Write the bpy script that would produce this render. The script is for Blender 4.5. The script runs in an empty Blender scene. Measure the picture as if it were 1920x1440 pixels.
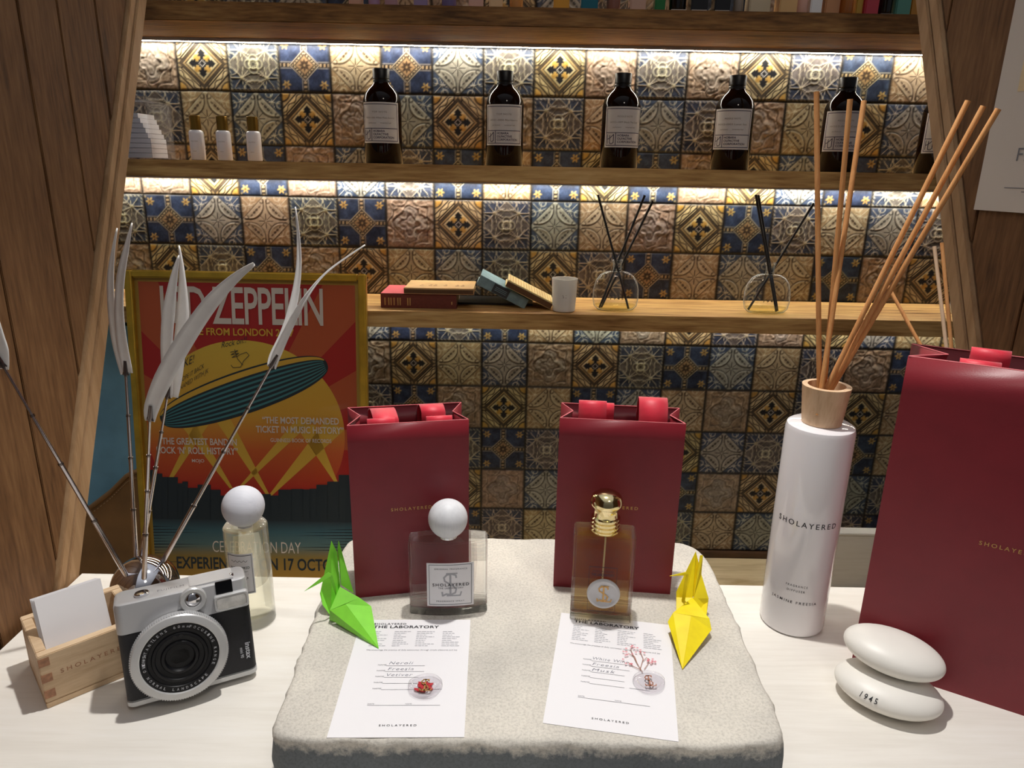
import bpy, bmesh, math, random
import numpy as np
from mathutils import Vector, Matrix, noise as mnoise
random.seed(7); np.random.seed(7)
SC = bpy.context.scene
COL = SC.collection

# ------------------------------------------------------------------ camera
F, PITCH, ROLL, YAW = 1333.7, .2961, .0186, .0011
CZ = .475                                   # camera height above the white table top (z = 0)
CAM = np.array([0, 0, CZ])
def _rot():
    fw = np.array([math.sin(YAW)*math.cos(PITCH), math.cos(YAW)*math.cos(PITCH), -math.sin(PITCH)])
    r = np.array([math.cos(YAW), -math.sin(YAW), 0]); u = np.cross(r, fw)
    return np.stack([r*math.cos(ROLL)+u*math.sin(ROLL), fw, -r*math.sin(ROLL)+u*math.cos(ROLL)], 1)
RM = _rot()
cam = bpy.data.cameras.new('camera'); cam_o = bpy.data.objects.new('camera', cam); COL.objects.link(cam_o)
cam.sensor_fit = 'HORIZONTAL'; cam.sensor_width = 36; cam.lens = F/1920*36
cam.clip_start = .02; cam.clip_end = 30
m = Matrix.Identity(4)
for i in range(3):
    m[i][0] = RM[i, 0]; m[i][1] = RM[i, 2]; m[i][2] = -RM[i, 1]; m[i][3] = CAM[i]
cam_o.matrix_world = m
SC.camera = cam_o

# ------------------------------------------------------------------ world, lamps, exposure
SC.view_settings.view_transform = 'Standard'; SC.view_settings.look = 'None'
SC.view_settings.exposure = 0.0; SC.view_settings.gamma = 1.0
SC.view_settings.use_curve_mapping = False
cy = SC.cycles
cy.max_bounces = 14; cy.transmission_bounces = 12; cy.glossy_bounces = 5; cy.diffuse_bounces = 4
cy.transparent_max_bounces = 16; cy.sample_clamp_indirect = 4.0; cy.blur_glossy = .6
cy.caustics_reflective = False; cy.caustics_refractive = True
W = bpy.data.worlds.new('shop_ambience'); SC.world = W; W.use_nodes = True
nt = W.node_tree; nt.nodes.clear()
wo = nt.nodes.new('ShaderNodeOutputWorld'); bg = nt.nodes.new('ShaderNodeBackground')
tc = nt.nodes.new('ShaderNodeTexCoord'); sx = nt.nodes.new('ShaderNodeSeparateXYZ')
rp = nt.nodes.new('ShaderNodeValToRGB'); rp.color_ramp.interpolation = 'EASE'
rp.color_ramp.elements[0].position = 0.0; rp.color_ramp.elements[0].color = (.05, .045, .04, 1)
rp.color_ramp.elements[1].position = 1.0; rp.color_ramp.elements[1].color = (1.0, 1.04, 1.14, 1)
e = rp.color_ramp.elements.new(.5); e.color = (.15, .148, .155, 1)
e = rp.color_ramp.elements.new(.74); e.color = (.24, .24, .26, 1)
mp = nt.nodes.new('ShaderNodeMapRange'); mp.inputs['From Min'].default_value = -1
nt.links.new(tc.outputs['Generated'], sx.inputs[0]); nt.links.new(sx.outputs['Z'], mp.inputs['Value'])
nt.links.new(mp.outputs[0], rp.inputs[0]); nt.links.new(rp.outputs[0], bg.inputs[0]); nt.links.new(bg.outputs[0], wo.inputs[0])
bg.inputs[1].default_value = .56

def spot(name, loc, aim, power, size, blend=.4, radius=.02, color=(1, .97, .925)):
    l = bpy.data.lights.new(name, 'SPOT'); l.energy = power; l.spot_size = math.radians(size)
    l.spot_blend = blend; l.shadow_soft_size = radius; l.color = color
    o = bpy.data.objects.new(name, l); COL.objects.link(o); o.location = loc
    o.rotation_euler = (Vector(aim)-Vector(loc)).to_track_quat('-Z', 'Y').to_euler()
    return o
spot('ceiling_spotlight', (.035, .72, 1.42), (.03, .58, 0), 58, 62, .5, .022)
spot('aisle_spotlight', (.45, -.55, 1.75), (-.05, 1.2, .36), 15, 56, .6, .12, (1, .91, .78))

# ------------------------------------------------------------------ pixel rays (1920 x 1440 frame) -> points of the place
def ray(x, y): return RM @ np.array([(x-960)/F, 1, -(y-720)/F])
def Z(x, y, z):
    d = ray(x, y); return d*((z-CZ)/d[2])+CAM
def Y(x, y, yy):
    d = ray(x, y); return d*(yy/d[1])+CAM
def PL(x, y, p, n):
    d = ray(x, y); p = np.array(p, float)-CAM; n = np.array(n, float); return d*((p@n)/(d@n))+CAM
def V(*a): return Vector(a if len(a) > 1 else a[0])

# ------------------------------------------------------------------ materials
def lin(c):
    out = []
    for v in c[:3]:
        v = v/255
        out.append(v/12.92 if v <= .04045 else ((v+.055)/1.055)**2.4)
    return (*out, 1)
def newmat(name):
    m = bpy.data.materials.new(name); m.use_nodes = True
    nt = m.node_tree; b = nt.nodes['Principled BSDF']
    return m, nt, b
def setp(b, **k):
    names = dict(rough='Roughness', metal='Metallic', spec='Specular IOR Level', ior='IOR', trans='Transmission Weight',
                 coat='Coat Weight', coat_rough='Coat Roughness', sheen='Sheen Weight', sub='Subsurface Weight', alpha='Alpha', estr='Emission Strength')
    for q, v in k.items(): b.inputs[names[q]].default_value = v
def plain(name, c, rough=.5, var=0, vscale=40, bump=0, bscale=200, **k):
    m, nt, b = newmat(name); b.inputs['Base Color'].default_value = lin(c); setp(b, rough=rough, **k)
    tc = nt.nodes.new('ShaderNodeTexCoord')
    if var:
        n = nt.nodes.new('ShaderNodeTexNoise'); n.inputs['Scale'].default_value = vscale; n.inputs['Detail'].default_value = 5
        r = nt.nodes.new('ShaderNodeValToRGB')
        r.color_ramp.elements[0].position = .3; r.color_ramp.elements[1].position = .7
        r.color_ramp.elements[0].color = lin([v*(1-var) for v in c]); r.color_ramp.elements[1].color = lin([min(255, v*(1+var)) for v in c])
        nt.links.new(tc.outputs['Object'], n.inputs[0]); nt.links.new(n.outputs[0], r.inputs[0]); nt.links.new(r.outputs[0], b.inputs['Base Color'])
    if bump:
        n = nt.nodes.new('ShaderNodeTexNoise'); n.inputs['Scale'].default_value = bscale; n.inputs['Detail'].default_value = 4
        bp = nt.nodes.new('ShaderNodeBump'); bp.inputs['Strength'].default_value = bump; bp.inputs['Distance'].default_value = .001
        nt.links.new(tc.outputs['Object'], n.inputs[0]); nt.links.new(n.outputs[0], bp.inputs['Height']); nt.links.new(bp.outputs[0], b.inputs['Normal'])
    return m
def wood(name, cols, axis=0, scale=26, stretch=12, rough=.6, bump=.35, fine=.5, big=3.0, spec=.3):
    m, nt, b = newmat(name); setp(b, rough=rough, spec=spec)
    tc = nt.nodes.new('ShaderNodeTexCoord'); mp = nt.nodes.new('ShaderNodeMapping')
    s = [1, 1, 1]; s[axis] = 1/stretch; mp.inputs['Scale'].default_value = s
    nt.links.new(tc.outputs['Object'], mp.inputs[0])
    n1 = nt.nodes.new('ShaderNodeTexNoise'); n1.inputs['Scale'].default_value = scale; n1.inputs['Detail'].default_value = 7
    n1.inputs['Roughness'].default_value = .62; n1.inputs['Distortion'].default_value = 1.1
    n2 = nt.nodes.new('ShaderNodeTexNoise'); n2.inputs['Scale'].default_value = scale*7; n2.inputs['Detail'].default_value = 4
    n3 = nt.nodes.new('ShaderNodeTexNoise'); n3.inputs['Scale'].default_value = big; n3.inputs['Detail'].default_value = 2
    for n in (n1, n2): nt.links.new(mp.outputs[0], n.inputs[0])
    nt.links.new(tc.outputs['Object'], n3.inputs[0])
    mx = nt.nodes.new('ShaderNodeMix'); mx.data_type = 'FLOAT'; mx.inputs[0].default_value = fine*.5
    nt.links.new(n1.outputs[0], mx.inputs[2]); nt.links.new(n2.outputs[0], mx.inputs[3])
    ad = nt.nodes.new('ShaderNodeMath'); ad.operation = 'MULTIPLY_ADD'; ad.inputs[1].default_value = .35; 
    nt.links.new(n3.outputs[0], ad.inputs[0]); nt.links.new(mx.outputs[0], ad.inputs[2])
    r = nt.nodes.new('ShaderNodeValToRGB'); el = r.color_ramp.elements
    k = len(cols)
    while len(el) < k: el.new(.5)
    for i, c in enumerate(cols): el[i].position = .48+.38*i/(k-1); el[i].color = lin(c)
    nt.links.new(ad.outputs[0], r.inputs[0]); nt.links.new(r.outputs[0], b.inputs['Base Color'])
    bp = nt.nodes.new('ShaderNodeBump'); bp.inputs['Strength'].default_value = bump; bp.inputs['Distance'].default_value = .0015
    nt.links.new(mx.outputs[0], bp.inputs['Height']); nt.links.new(bp.outputs[0], b.inputs['Normal'])
    return m
def glassy(name, c=(255, 255, 255), rough=0, ior=1.45, clear=.0):
    """refractive glass; «clear» lets that share of the light straight through, as thin walls do"""
    m, nt, b = newmat(name); b.inputs['Base Color'].default_value = lin(c); setp(b, rough=rough, ior=ior, trans=1)
    if clear:
        t = nt.nodes.new('ShaderNodeBsdfTransparent'); t.inputs[0].default_value = lin(c)
        x = nt.nodes.new('ShaderNodeMixShader'); x.inputs[0].default_value = clear
        nt.links.new(b.outputs[0], x.inputs[1]); nt.links.new(t.outputs[0], x.inputs[2])
        nt.links.new(x.outputs[0], nt.nodes['Material Output'].inputs[0])
    return m
def thin_glass(name, c=(250, 252, 250), refl=1.0, ior=1.5, edge=.6, edgecol=(225, 230, 226), epow=3.5, haze=0):
    """thin clear wall: straight-through tint, fresnel reflection, pale at grazing edges"""
    m, nt, b = newmat(name); nt.nodes.remove(b)
    out = nt.nodes['Material Output']
    t = nt.nodes.new('ShaderNodeBsdfTransparent'); t.inputs[0].default_value = lin(c)
    g = nt.nodes.new('ShaderNodeBsdfGlossy'); g.inputs['Roughness'].default_value = .02
    d = nt.nodes.new('ShaderNodeBsdfDiffuse'); d.inputs[0].default_value = lin(edgecol)
    lw = nt.nodes.new('ShaderNodeLayerWeight'); lw.inputs[0].default_value = .5
    def mth(op, x, v, w=None):
        q = nt.nodes.new('ShaderNodeMath'); q.operation = op; nt.links.new(x, q.inputs[0]); q.inputs[1].default_value = v
        if w is not None: q.inputs[2].default_value = w
        return q
    r0 = ((ior-1)/(ior+1))**2
    f = mth('MULTIPLY_ADD', mth('POWER', lw.outputs['Facing'], 5).outputs[0], refl*.9, refl*r0)
    p2 = mth('MULTIPLY_ADD', mth('POWER', lw.outputs['Facing'], epow).outputs[0], edge, haze)
    m1 = nt.nodes.new('ShaderNodeMixShader'); m2 = nt.nodes.new('ShaderNodeMixShader')
    nt.links.new(p2.outputs[0], m1.inputs[0]); nt.links.new(t.outputs[0], m1.inputs[1]); nt.links.new(d.outputs[0], m1.inputs[2])
    nt.links.new(f.outputs[0], m2.inputs[0]); nt.links.new(m1.outputs[0], m2.inputs[1]); nt.links.new(g.outputs[0], m2.inputs[2])
    nt.links.new(m2.outputs[0], out.inputs[0])
    return m

M = {}
M['oak'] = wood('shelf_oak', [(116, 80, 40), (172, 130, 76), (206, 166, 104), (222, 188, 128)], 0, 28, 12, .6, .5, .9)
M['oak_beam'] = wood('beam_oak', [(54, 34, 16), (106, 73, 38), (140, 100, 55), (166, 126, 74)], 0, 30, 9, .65, .8, 1.0)
M['panel'] = wood('panel_oak', [(70, 46, 27), (102, 70, 42), (118, 84, 53), (132, 98, 64)], 2, 34, 9, .65, .6, .95, 3)
M['trim'] = wood('trim_pine', [(150, 116, 82), (174, 140, 104), (188, 156, 120)], 2, 30, 16, .55, .15, .4, 2)
M['whitewash'] = wood('whitewashed_wood', [(226, 220, 210), (235, 230, 221), (240, 236, 229)], 0, 34, 12, .5, .10, .6, 2)
M['counter'] = wood('counter_wood', [(190, 162, 118), (226, 204, 162), (236, 218, 182)], 0, 22, 8, .55, .2, .4, 4)
M['hinoki'] = wood('box_wood', [(186, 156, 122), (208, 180, 146), (220, 194, 162)], 0, 60, 10, .55, .15, .5, 8)
M['endgrain'] = plain('end_grain', (158, 112, 82), .6, .12, 300)
M['beech'] = wood('collar_beech', [(196, 158, 122), (216, 182, 146), (226, 196, 162)], 2, 90, 6, .5, .1, .5, 10)
M['reed'] = wood('reed_wood', [(188, 126, 72), (208, 148, 92), (220, 164, 108)], 2, 160, 10, .6, .1, .6, 20)
M['reed_pale'] = wood('reed_pale', [(190, 160, 130), (206, 178, 150)], 2, 160, 10, .6, .1, .6, 20)
M['black'] = plain('black_reed', (18, 17, 17), .6)
M['paper'] = plain('white_paper', (238, 236, 238), .55)
M['blotter'] = plain('blotter_paper', (236, 234, 232), .6, .02, 60)
M['ink'] = plain('black_ink', (34, 33, 38), .6)
M['ink_grey'] = plain('grey_ink', (120, 120, 126), .6)
M['ink_pale'] = plain('pale_grey_ink', (176, 176, 182), .6)
M['pen'] = plain('pen_ink', (112, 114, 128), .6)
M['silver_ink'] = plain('silver_ink', (172, 172, 178), .5)
M['gold_ink'] = plain('gold_foil', (204, 160, 96), .35, metal=.55)
M['red_paper'] = plain('burgundy_paper', (132, 36, 46), .42, .03, 30, .08, 900, spec=.45)
M['red_rim_light'] = plain('burgundy_rim_highlight', (216, 110, 116), .5)  # lighter red paints the light caught along the bag rims
M['ribbon'] = plain('red_satin', (216, 34, 58), .5, .06, 60, .1, 1600, sheen=.4)
M['glass'] = glassy('bottle_glass', (254, 255, 254), 0, 1.40, .5)
M['thick_glass'] = glassy('bottle_base_glass', (253, 254, 253), 0, 1.46, .45)
M['liquid_clear'] = thin_glass('clear_perfume', (255, 254, 253), .3, 1.3, .12, (220, 216, 210))
M['liquid_gold'] = thin_glass('golden_perfume', (254, 240, 204), .3, 1.3, .25, (240, 200, 110))
M['liquid_lemon'] = thin_glass('pale_yellow_perfume', (255, 254, 246), .3, 1.3, .2, (238, 236, 204))
M['thin'] = thin_glass('thin_glass', (253, 254, 253), 1, 1.5, .95, (220, 224, 220), 2.2)
M['acrylic'] = thin_glass('clear_acrylic', (254, 254, 255), 1, 1.45, .5, (206, 208, 214))
M['diff_liquid'] = thin_glass('diffuser_oil', (253, 248, 220), .6, 1.3, .25, (240, 224, 160))
M['resin'] = thin_glass('clear_resin', (253, 252, 253), 1.6, 1.5, .5, (206, 202, 206), 4)
M['amber'] = plain('amber_glass', (24, 10, 4), .06, spec=.2)
M['cap_black'] = plain('black_cap', (14, 13, 13), .35, 0, 40, .2, 1200)
M['label'] = plain('label_paper', (212, 204, 196), .6)
M['ink_purple'] = plain('purple_ink', (58, 44, 66), .6)
M['ink_brown'] = plain('label_small_ink', (140, 126, 108), .6)
M['white_cap'] = wood('white_painted_wood', [(214, 215, 219), (226, 227, 230), (232, 233, 236)], 2, 60, 7, .45, .12, .5, 4)
M['grey_cap'] = wood('grey_painted_wood', [(204, 205, 214), (216, 217, 225), (222, 222, 230)], 0, 60, 7, .5, .12, .5, 4)
M['gold'] = plain('polished_gold', (226, 208, 156), .12, metal=1)
M['brass'] = plain('brushed_gold_cap', (150, 116, 52), .3, metal=.9)
M['chrome'] = plain('chrome', (214, 212, 214), .06, metal=1)
M['steel'] = plain('steel_rod', (190, 184, 186), .16, metal=1)
M['steel_dark'] = plain('clip_steel', (120, 112, 110), .25, metal=1)
M['ceramic'] = plain('glossy_white_ceramic', (238, 234, 236), .08, coat=.5, coat_rough=.04)
M['matte_white'] = plain('matte_white_stone', (236, 232, 224), .42, .015, 20)
def milky(name, c, k, rough):
    m, nt, b = newmat(name); b.inputs['Base Color'].default_value = lin(c); setp(b, rough=rough)
    t = nt.nodes.new('ShaderNodeBsdfTranslucent'); t.inputs[0].default_value = lin(c); x = nt.nodes.new('ShaderNodeMixShader'); x.inputs[0].default_value = k
    nt.links.new(b.outputs[0], x.inputs[1]); nt.links.new(t.outputs[0], x.inputs[2]); nt.links.new(x.outputs[0], nt.nodes['Material Output'].inputs[0]); return m
M['frost'] = milky('candle_glass', (250, 248, 240), .22, .25)
M['wax'] = milky('candle_wax', (252, 248, 232), .3, .4)
M['green'] = plain('green_origami_paper', (134, 220, 60), .55, .04, 60)
M['yellow'] = plain('yellow_origami_paper', (250, 224, 16), .55, .04, 60)
M['gold_frame'] = plain('gold_picture_frame', (212, 172, 60), .3, .08, 30, metal=.6)
M['gold_mat'] = plain('gold_mount', (196, 156, 62), .5)
M['blue'] = plain('worn_blue_panel', (146, 204, 226), .5, .1, 8, .25, 60)
M['leather'] = plain('tan_leather', (146, 106, 60), .5, .1, 14, .3, 300)
M['thread'] = plain('stitching', (196, 164, 120), .7)
M['cam_silver'] = plain('silver_camera_shell', (196, 196, 198), .36, metal=.4)
M['cam_bright'] = plain('bright_silver_ring', (198, 198, 198), .32, metal=.25)
M['cam_black'] = plain('black_leatherette', (22, 22, 27), .55, .15, 400, .35, 1500)
M['cam_gloss'] = plain('black_plastic', (13, 13, 17), .45, spec=.3)
M['cam_glass'] = plain('lens_glass', (8, 9, 13), .12, spec=.25)
M['flash'] = plain('flash_window', (206, 204, 200), .18, .1, 120, .5, 700, metal=.25)
M['white_ink'] = plain('white_print', (206, 208, 214), .6)
M['seal_wax'] = plain('pearl_wax', (206, 204, 204), .32, .03, 60, .15, 150, coat=.3)
M['petal_red'] = plain('red_petal', (196, 34, 44), .6)
M['petal_pink'] = plain('pink_petal', (226, 130, 140), .6)
M['copper'] = plain('copper_ink', (190, 130, 104), .4, metal=.3)
M['floor'] = plain('dark_floor', (70, 62, 56), .6, .1, 6)
M['skirt'] = plain('dark_skirting', (78, 52, 28), .6, .2, 20)
M['alu'] = plain('aluminium_profile', (190, 188, 182), .4, metal=.6)
m_, nt_, b_ = newmat('led_diffuser'); b_.inputs['Base Color'].default_value = (1, 1, 1, 1)
b_.inputs['Emission Color'].default_value = (1, .94, .82, 1); b_.inputs['Emission Strength'].default_value = 50
M['led'] = m_
m_ = m_.copy(); m_.name = 'led_diffuser_dimmer'; m_.node_tree.nodes['Principled BSDF'].inputs['Emission Strength'].default_value = 27; M['led_dim'] = m_

# stone
m_, nt_, b_ = newmat('rough_stone'); setp(b_, rough=.85, spec=.2)
tc_ = nt_.nodes.new('ShaderNodeTexCoord')
n1 = nt_.nodes.new('ShaderNodeTexNoise'); n1.inputs['Scale'].default_value = 14; n1.inputs['Detail'].default_value = 6
n2 = nt_.nodes.new('ShaderNodeTexNoise'); n2.inputs['Scale'].default_value = 420; n2.inputs['Detail'].default_value = 5; n2.inputs['Roughness'].default_value = .7
r1 = nt_.nodes.new('ShaderNodeValToRGB'); r1.color_ramp.elements[0].position = .3; r1.color_ramp.elements[1].position = .62
r1.color_ramp.elements[0].color = lin((204, 199, 190)); r1.color_ramp.elements[1].color = lin((228, 222, 210))
r2 = nt_.nodes.new('ShaderNodeValToRGB'); r2.color_ramp.elements[0].position = .36; r2.color_ramp.elements[1].position = .56
r2.color_ramp.elements[0].color = (.62, .61, .6, 1); r2.color_ramp.elements[1].color = (1, 1, 1, 1)
mx = nt_.nodes.new('ShaderNodeMix'); mx.data_type = 'RGBA'; mx.blend_type = 'MULTIPLY'; mx.inputs[0].default_value = .55
for n in (n1, n2): nt_.links.new(tc_.outputs['Object'], n.inputs[0])
nt_.links.new(n1.outputs[0], r1.inputs[0]); nt_.links.new(n2.outputs[0], r2.inputs[0])
nt_.links.new(r1.outputs[0], mx.inputs[6]); nt_.links.new(r2.outputs[0], mx.inputs[7]); 
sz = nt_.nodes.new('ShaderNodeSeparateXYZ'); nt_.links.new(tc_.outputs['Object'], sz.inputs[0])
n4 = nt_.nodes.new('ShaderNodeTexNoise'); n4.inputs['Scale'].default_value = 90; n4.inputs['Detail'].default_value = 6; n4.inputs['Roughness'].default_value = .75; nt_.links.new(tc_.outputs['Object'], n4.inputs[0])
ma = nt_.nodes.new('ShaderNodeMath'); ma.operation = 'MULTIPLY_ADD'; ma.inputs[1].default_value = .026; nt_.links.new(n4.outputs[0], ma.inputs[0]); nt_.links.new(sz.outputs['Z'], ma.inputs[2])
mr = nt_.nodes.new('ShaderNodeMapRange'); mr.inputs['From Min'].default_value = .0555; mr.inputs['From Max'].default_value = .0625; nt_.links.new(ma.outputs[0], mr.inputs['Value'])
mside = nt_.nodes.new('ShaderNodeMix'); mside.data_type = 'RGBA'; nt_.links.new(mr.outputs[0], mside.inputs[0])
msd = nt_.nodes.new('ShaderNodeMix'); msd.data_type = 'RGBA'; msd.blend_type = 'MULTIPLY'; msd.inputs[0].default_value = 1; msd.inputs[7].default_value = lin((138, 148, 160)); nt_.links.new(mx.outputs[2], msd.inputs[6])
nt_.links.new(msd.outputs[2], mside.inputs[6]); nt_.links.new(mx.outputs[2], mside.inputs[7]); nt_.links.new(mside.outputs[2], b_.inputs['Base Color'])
bp = nt_.nodes.new('ShaderNodeBump'); bp.inputs['Strength'].default_value = .55; bp.inputs['Distance'].default_value = .0012
nt_.links.new(n2.outputs[0], bp.inputs['Height']); nt_.links.new(bp.outputs[0], b_.inputs['Normal'])
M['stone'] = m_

# ------------------------------------------------------------------ mesh builder
class MB:
    def __init__(s): s.v = []; s.f = []
    def add(s, v, f):
        o = len(s.v); s.v += [tuple(map(float, p)) for p in v]; s.f += [tuple(i+o for i in q) for q in f]; return s
    def box(s, a, b):
        x0, y0, z0 = a; x1, y1, z1 = b
        return s.add([(x0, y0, z0), (x1, y0, z0), (x1, y1, z0), (x0, y1, z0), (x0, y0, z1), (x1, y0, z1), (x1, y1, z1), (x0, y1, z1)],
                     [(0, 3, 2, 1), (4, 5, 6, 7), (0, 1, 5, 4), (1, 2, 6, 5), (2, 3, 7, 6), (3, 0, 4, 7)])
    def hexa(s, p):  # 4 bottom + 4 top corners
        return s.add(p, [(0, 3, 2, 1), (4, 5, 6, 7), (0, 1, 5, 4), (1, 2, 6, 5), (2, 3, 7, 6), (3, 0, 4, 7)])
    def loops(s, rings, cap0=True, cap1=True, closed=True):
        n = len(rings[0]); v = [p for r in rings for p in r]; f = []
        for k in range(len(rings)-1):
            for i in range(n if closed else n-1):
                j = (i+1) % n; f.append((k*n+i, k*n+j, (k+1)*n+j, (k+1)*n+i))
        if cap0: f.append(tuple(reversed(range(n))))
        if cap1: f.append(tuple((len(rings)-1)*n+i for i in range(n)))
        return s.add(v, f)
    def prism(s, poly, z0, z1): return s.loops([[(x, y, z0) for x, y in poly], [(x, y, z1) for x, y in poly]])
    def lathe(s, prof, n=40, c=(0, 0, 0), axis='z', a0=0, caps=True):
        rings = []
        for r, h in prof:
            ring = []
            for i in range(n):
                a = a0+2*math.pi*i/n; u, w = r*math.cos(a), r*math.sin(a)
                if axis == 'z': p = (c[0]+u, c[1]+w, c[2]+h)
                else: p = (c[0]+u, c[1]-h, c[2]+w)     # axis = towards the viewer, -y
                ring.append(p)
            rings.append(ring)
        return s.loops(rings, caps, caps)
    def tube(s, pts, r, n=10, cap=True):
        pts = [Vector(p) for p in pts]; rs = r if isinstance(r, (list, tuple)) else [r]*len(pts)
        rings = []; up = None
        for i, p in enumerate(pts):
            t = (pts[min(i+1, len(pts)-1)]-pts[max(i-1, 0)]).normalized()
            if up is None: up = Vector((0, 0, 1)) if abs(t.z) < .9 else Vector((1, 0, 0))
            x = t.cross(up).normalized(); y = x.cross(t).normalized(); up = y
            rings.append([p+(x*math.cos(2*math.pi*k/n)+y*math.sin(2*math.pi*k/n))*rs[i] for k in range(n)])
        return s.loops(rings, cap, cap)
    def sphere(s, c, r, nu=40, nv=24, sc=(1, 1, 1)):
        v = [(c[0], c[1], c[2]-r*sc[2])]; f = []
        for j in range(1, nv):
            ph = -math.pi/2+math.pi*j/nv
            for i in range(nu):
                a = 2*math.pi*i/nu; v.append((c[0]+r*sc[0]*math.cos(ph)*math.cos(a), c[1]+r*sc[1]*math.cos(ph)*math.sin(a), c[2]+r*sc[2]*math.sin(ph)))
        v.append((c[0], c[1], c[2]+r*sc[2])); L = len(v)-1
        for i in range(nu): f.append((0, 1+(i+1) % nu, 1+i)); f.append((L, L-nu+i, L-nu+(i+1) % nu))
        for j in range(nv-2):
            for i in range(nu):
                a, b = 1+j*nu+i, 1+j*nu+(i+1) % nu; f.append((a, b, b+nu, a+nu))
        return s.add(v, f)
    def grid(s, fn, nu, nv):
        v = [fn(i/nu, j/nv) for j in range(nv+1) for i in range(nu+1)]
        return s.add(v, [(j*(nu+1)+i, j*(nu+1)+i+1, (j+1)*(nu+1)+i+1, (j+1)*(nu+1)+i) for j in range(nv) for i in range(nu)])
    def poly(s, pts, fn=None): return s.add([fn(*p) if fn else p for p in pts], [tuple(range(len(pts)))])
    def stroke(s, pts, w, fn):
        """flat ribbon along a 2-D polyline, mapped to the surface by fn"""
        for (x0, y0), (x1, y1) in zip(pts[:-1], pts[1:]):
            dx, dy = x1-x0, y1-y0; L = math.hypot(dx, dy) or 1e-9; nx, ny = -dy/L*w/2, dx/L*w/2; ex, ey = dx/L*w*.25, dy/L*w*.25
            s.add([fn(x0-ex+nx, y0-ey+ny), fn(x0-ex-nx, y0-ey-ny), fn(x1+ex-nx, y1+ey-ny), fn(x1+ex+nx, y1+ey+ny)], [(0, 1, 2, 3)])
        return s
    def text(s, string, fn, bold=0, spacing=1, shear=0):
        v, f = text2d(string, bold, spacing, shear); return s.add([fn(x, y) for x, y in v], f)
    def build(s, name, mat, parent=None, smooth=None, bevel=0, seg=2, solid=0, offset=0, recalc=True, bev_angle=35):
        me = bpy.data.meshes.new(name); me.from_pydata(s.v, [], s.f)
        if recalc or bevel:
            bm = bmesh.new(); bm.from_mesh(me)
            if recalc: bmesh.ops.recalc_face_normals(bm, faces=bm.faces)
            if bevel:
                ed = [e for e in bm.edges if len(e.link_faces) == 2 and e.calc_face_angle(0) > math.radians(bev_angle)]
                bmesh.ops.bevel(bm, geom=ed, offset=bevel, segments=seg, affect='EDGES', clamp_overlap=True)
            bm.to_mesh(me); bm.free()
        me.materials.append(mat if not isinstance(mat, str) else M[mat])
        if smooth is not None or bevel:
            me.polygons.foreach_set('use_smooth', [True]*len(me.polygons)); me.set_sharp_from_angle(angle=math.radians(smooth or 40))
        o = bpy.data.objects.new(name, me); COL.objects.link(o)
        if parent: o.parent = parent
        if solid:
            md = o.modifiers.new('thickness', 'SOLIDIFY'); md.thickness = solid; md.offset = offset
        return o
_tc = {}
def text2d(string, bold=0, spacing=1, shear=0):
    """x normalised to 0..1 over the whole string, y to 0..1 over the capital height"""
    key = (string, bold, spacing, shear)
    if key in _tc: return _tc[key]
    def conv(t):
        cu = bpy.data.curves.new('lettering', 'FONT'); cu.body = t; cu.size = 1; cu.offset = bold; cu.space_character = spacing
        cu.shear = shear; cu.resolution_u = 3
        o = bpy.data.objects.new('lettering', cu); COL.objects.link(o)
        dg = bpy.context.evaluated_depsgraph_get(); me = o.evaluated_get(dg).to_mesh()
        v = np.array([tuple(q.co)[:2] for q in me.vertices]).reshape(-1, 2); f = [tuple(p.vertices) for p in me.polygons]
        o.evaluated_get(dg).to_mesh_clear(); bpy.data.objects.remove(o); bpy.data.curves.remove(cu)
        return v, f
    if 'H' not in _tc: _tc['H'] = conv('H')[0][:, 1].max()
    v, f = conv(string)
    x0, x1 = v[:, 0].min(), v[:, 0].max()
    v = np.stack([(v[:, 0]-x0)/(x1-x0), v[:, 1]/_tc['H']], 1)
    _tc[key] = ([tuple(p) for p in v], f); return _tc[key]
def quad_map(o, x, y):
    o, x, y = map(Vector, (o, x, y)); return lambda s, t: o+x*s+y*t
MONO_S = [(.74, .80), (.72, .90), (.55, .95), (.36, .92), (.24, .80), (.27, .66), (.45, .55), (.62, .45), (.74, .32), (.70, .17), (.52, .09), (.33, .12), (.18, .05), (.16, .20)]
def monogram(mb, fn, w=.07):
    mb.stroke(MONO_S, w, fn); mb.stroke([(.50, .06), (.50, .96)], w*1.2, fn)
    mb.stroke([(.34, .97), (.78, .97)], w*.6, fn); mb.stroke([(.36, .05), (.9, .05), (.95, .2)], w*.8, fn)

def thing(name, label, cat, loc=(0, 0, 0), rotz=0, group=None):
    o = bpy.data.objects.new(name, None); COL.objects.link(o); o.location = loc; o.rotation_euler = (0, 0, rotz)
    o.empty_display_size = .02
    o['label'] = label; o['category'] = cat
    if group: o['group'] = group
    return o
def tag(o, label, cat, group=None, kind=None):
    o['label'] = label; o['category'] = cat
    if group: o['group'] = group
    if kind: o['kind'] = kind
    return o
def struct(o): o['kind'] = 'structure'; return o
def dup(root, loc=None, rotz=None, label=None, group=None):
    r = root.copy(); COL.objects.link(r)
    if loc is not None: r.location = loc
    if rotz is not None: r.rotation_euler = (0, 0, rotz)
    if label: r['label'] = label
    if group: r['group'] = group
    for ch in list(root.children):
        c = ch.copy(); COL.objects.link(c); c.parent = r
        for g in list(ch.children):
            d = g.copy(); COL.objects.link(d); d.parent = c
    return r
def frame2(A, B):
    """rotation about z of a front edge that runs from A (left) to B (right)"""
    return math.atan2(B[1]-A[1], B[0]-A[0]), math.hypot(B[0]-A[0], B[1]-A[1])
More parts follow.
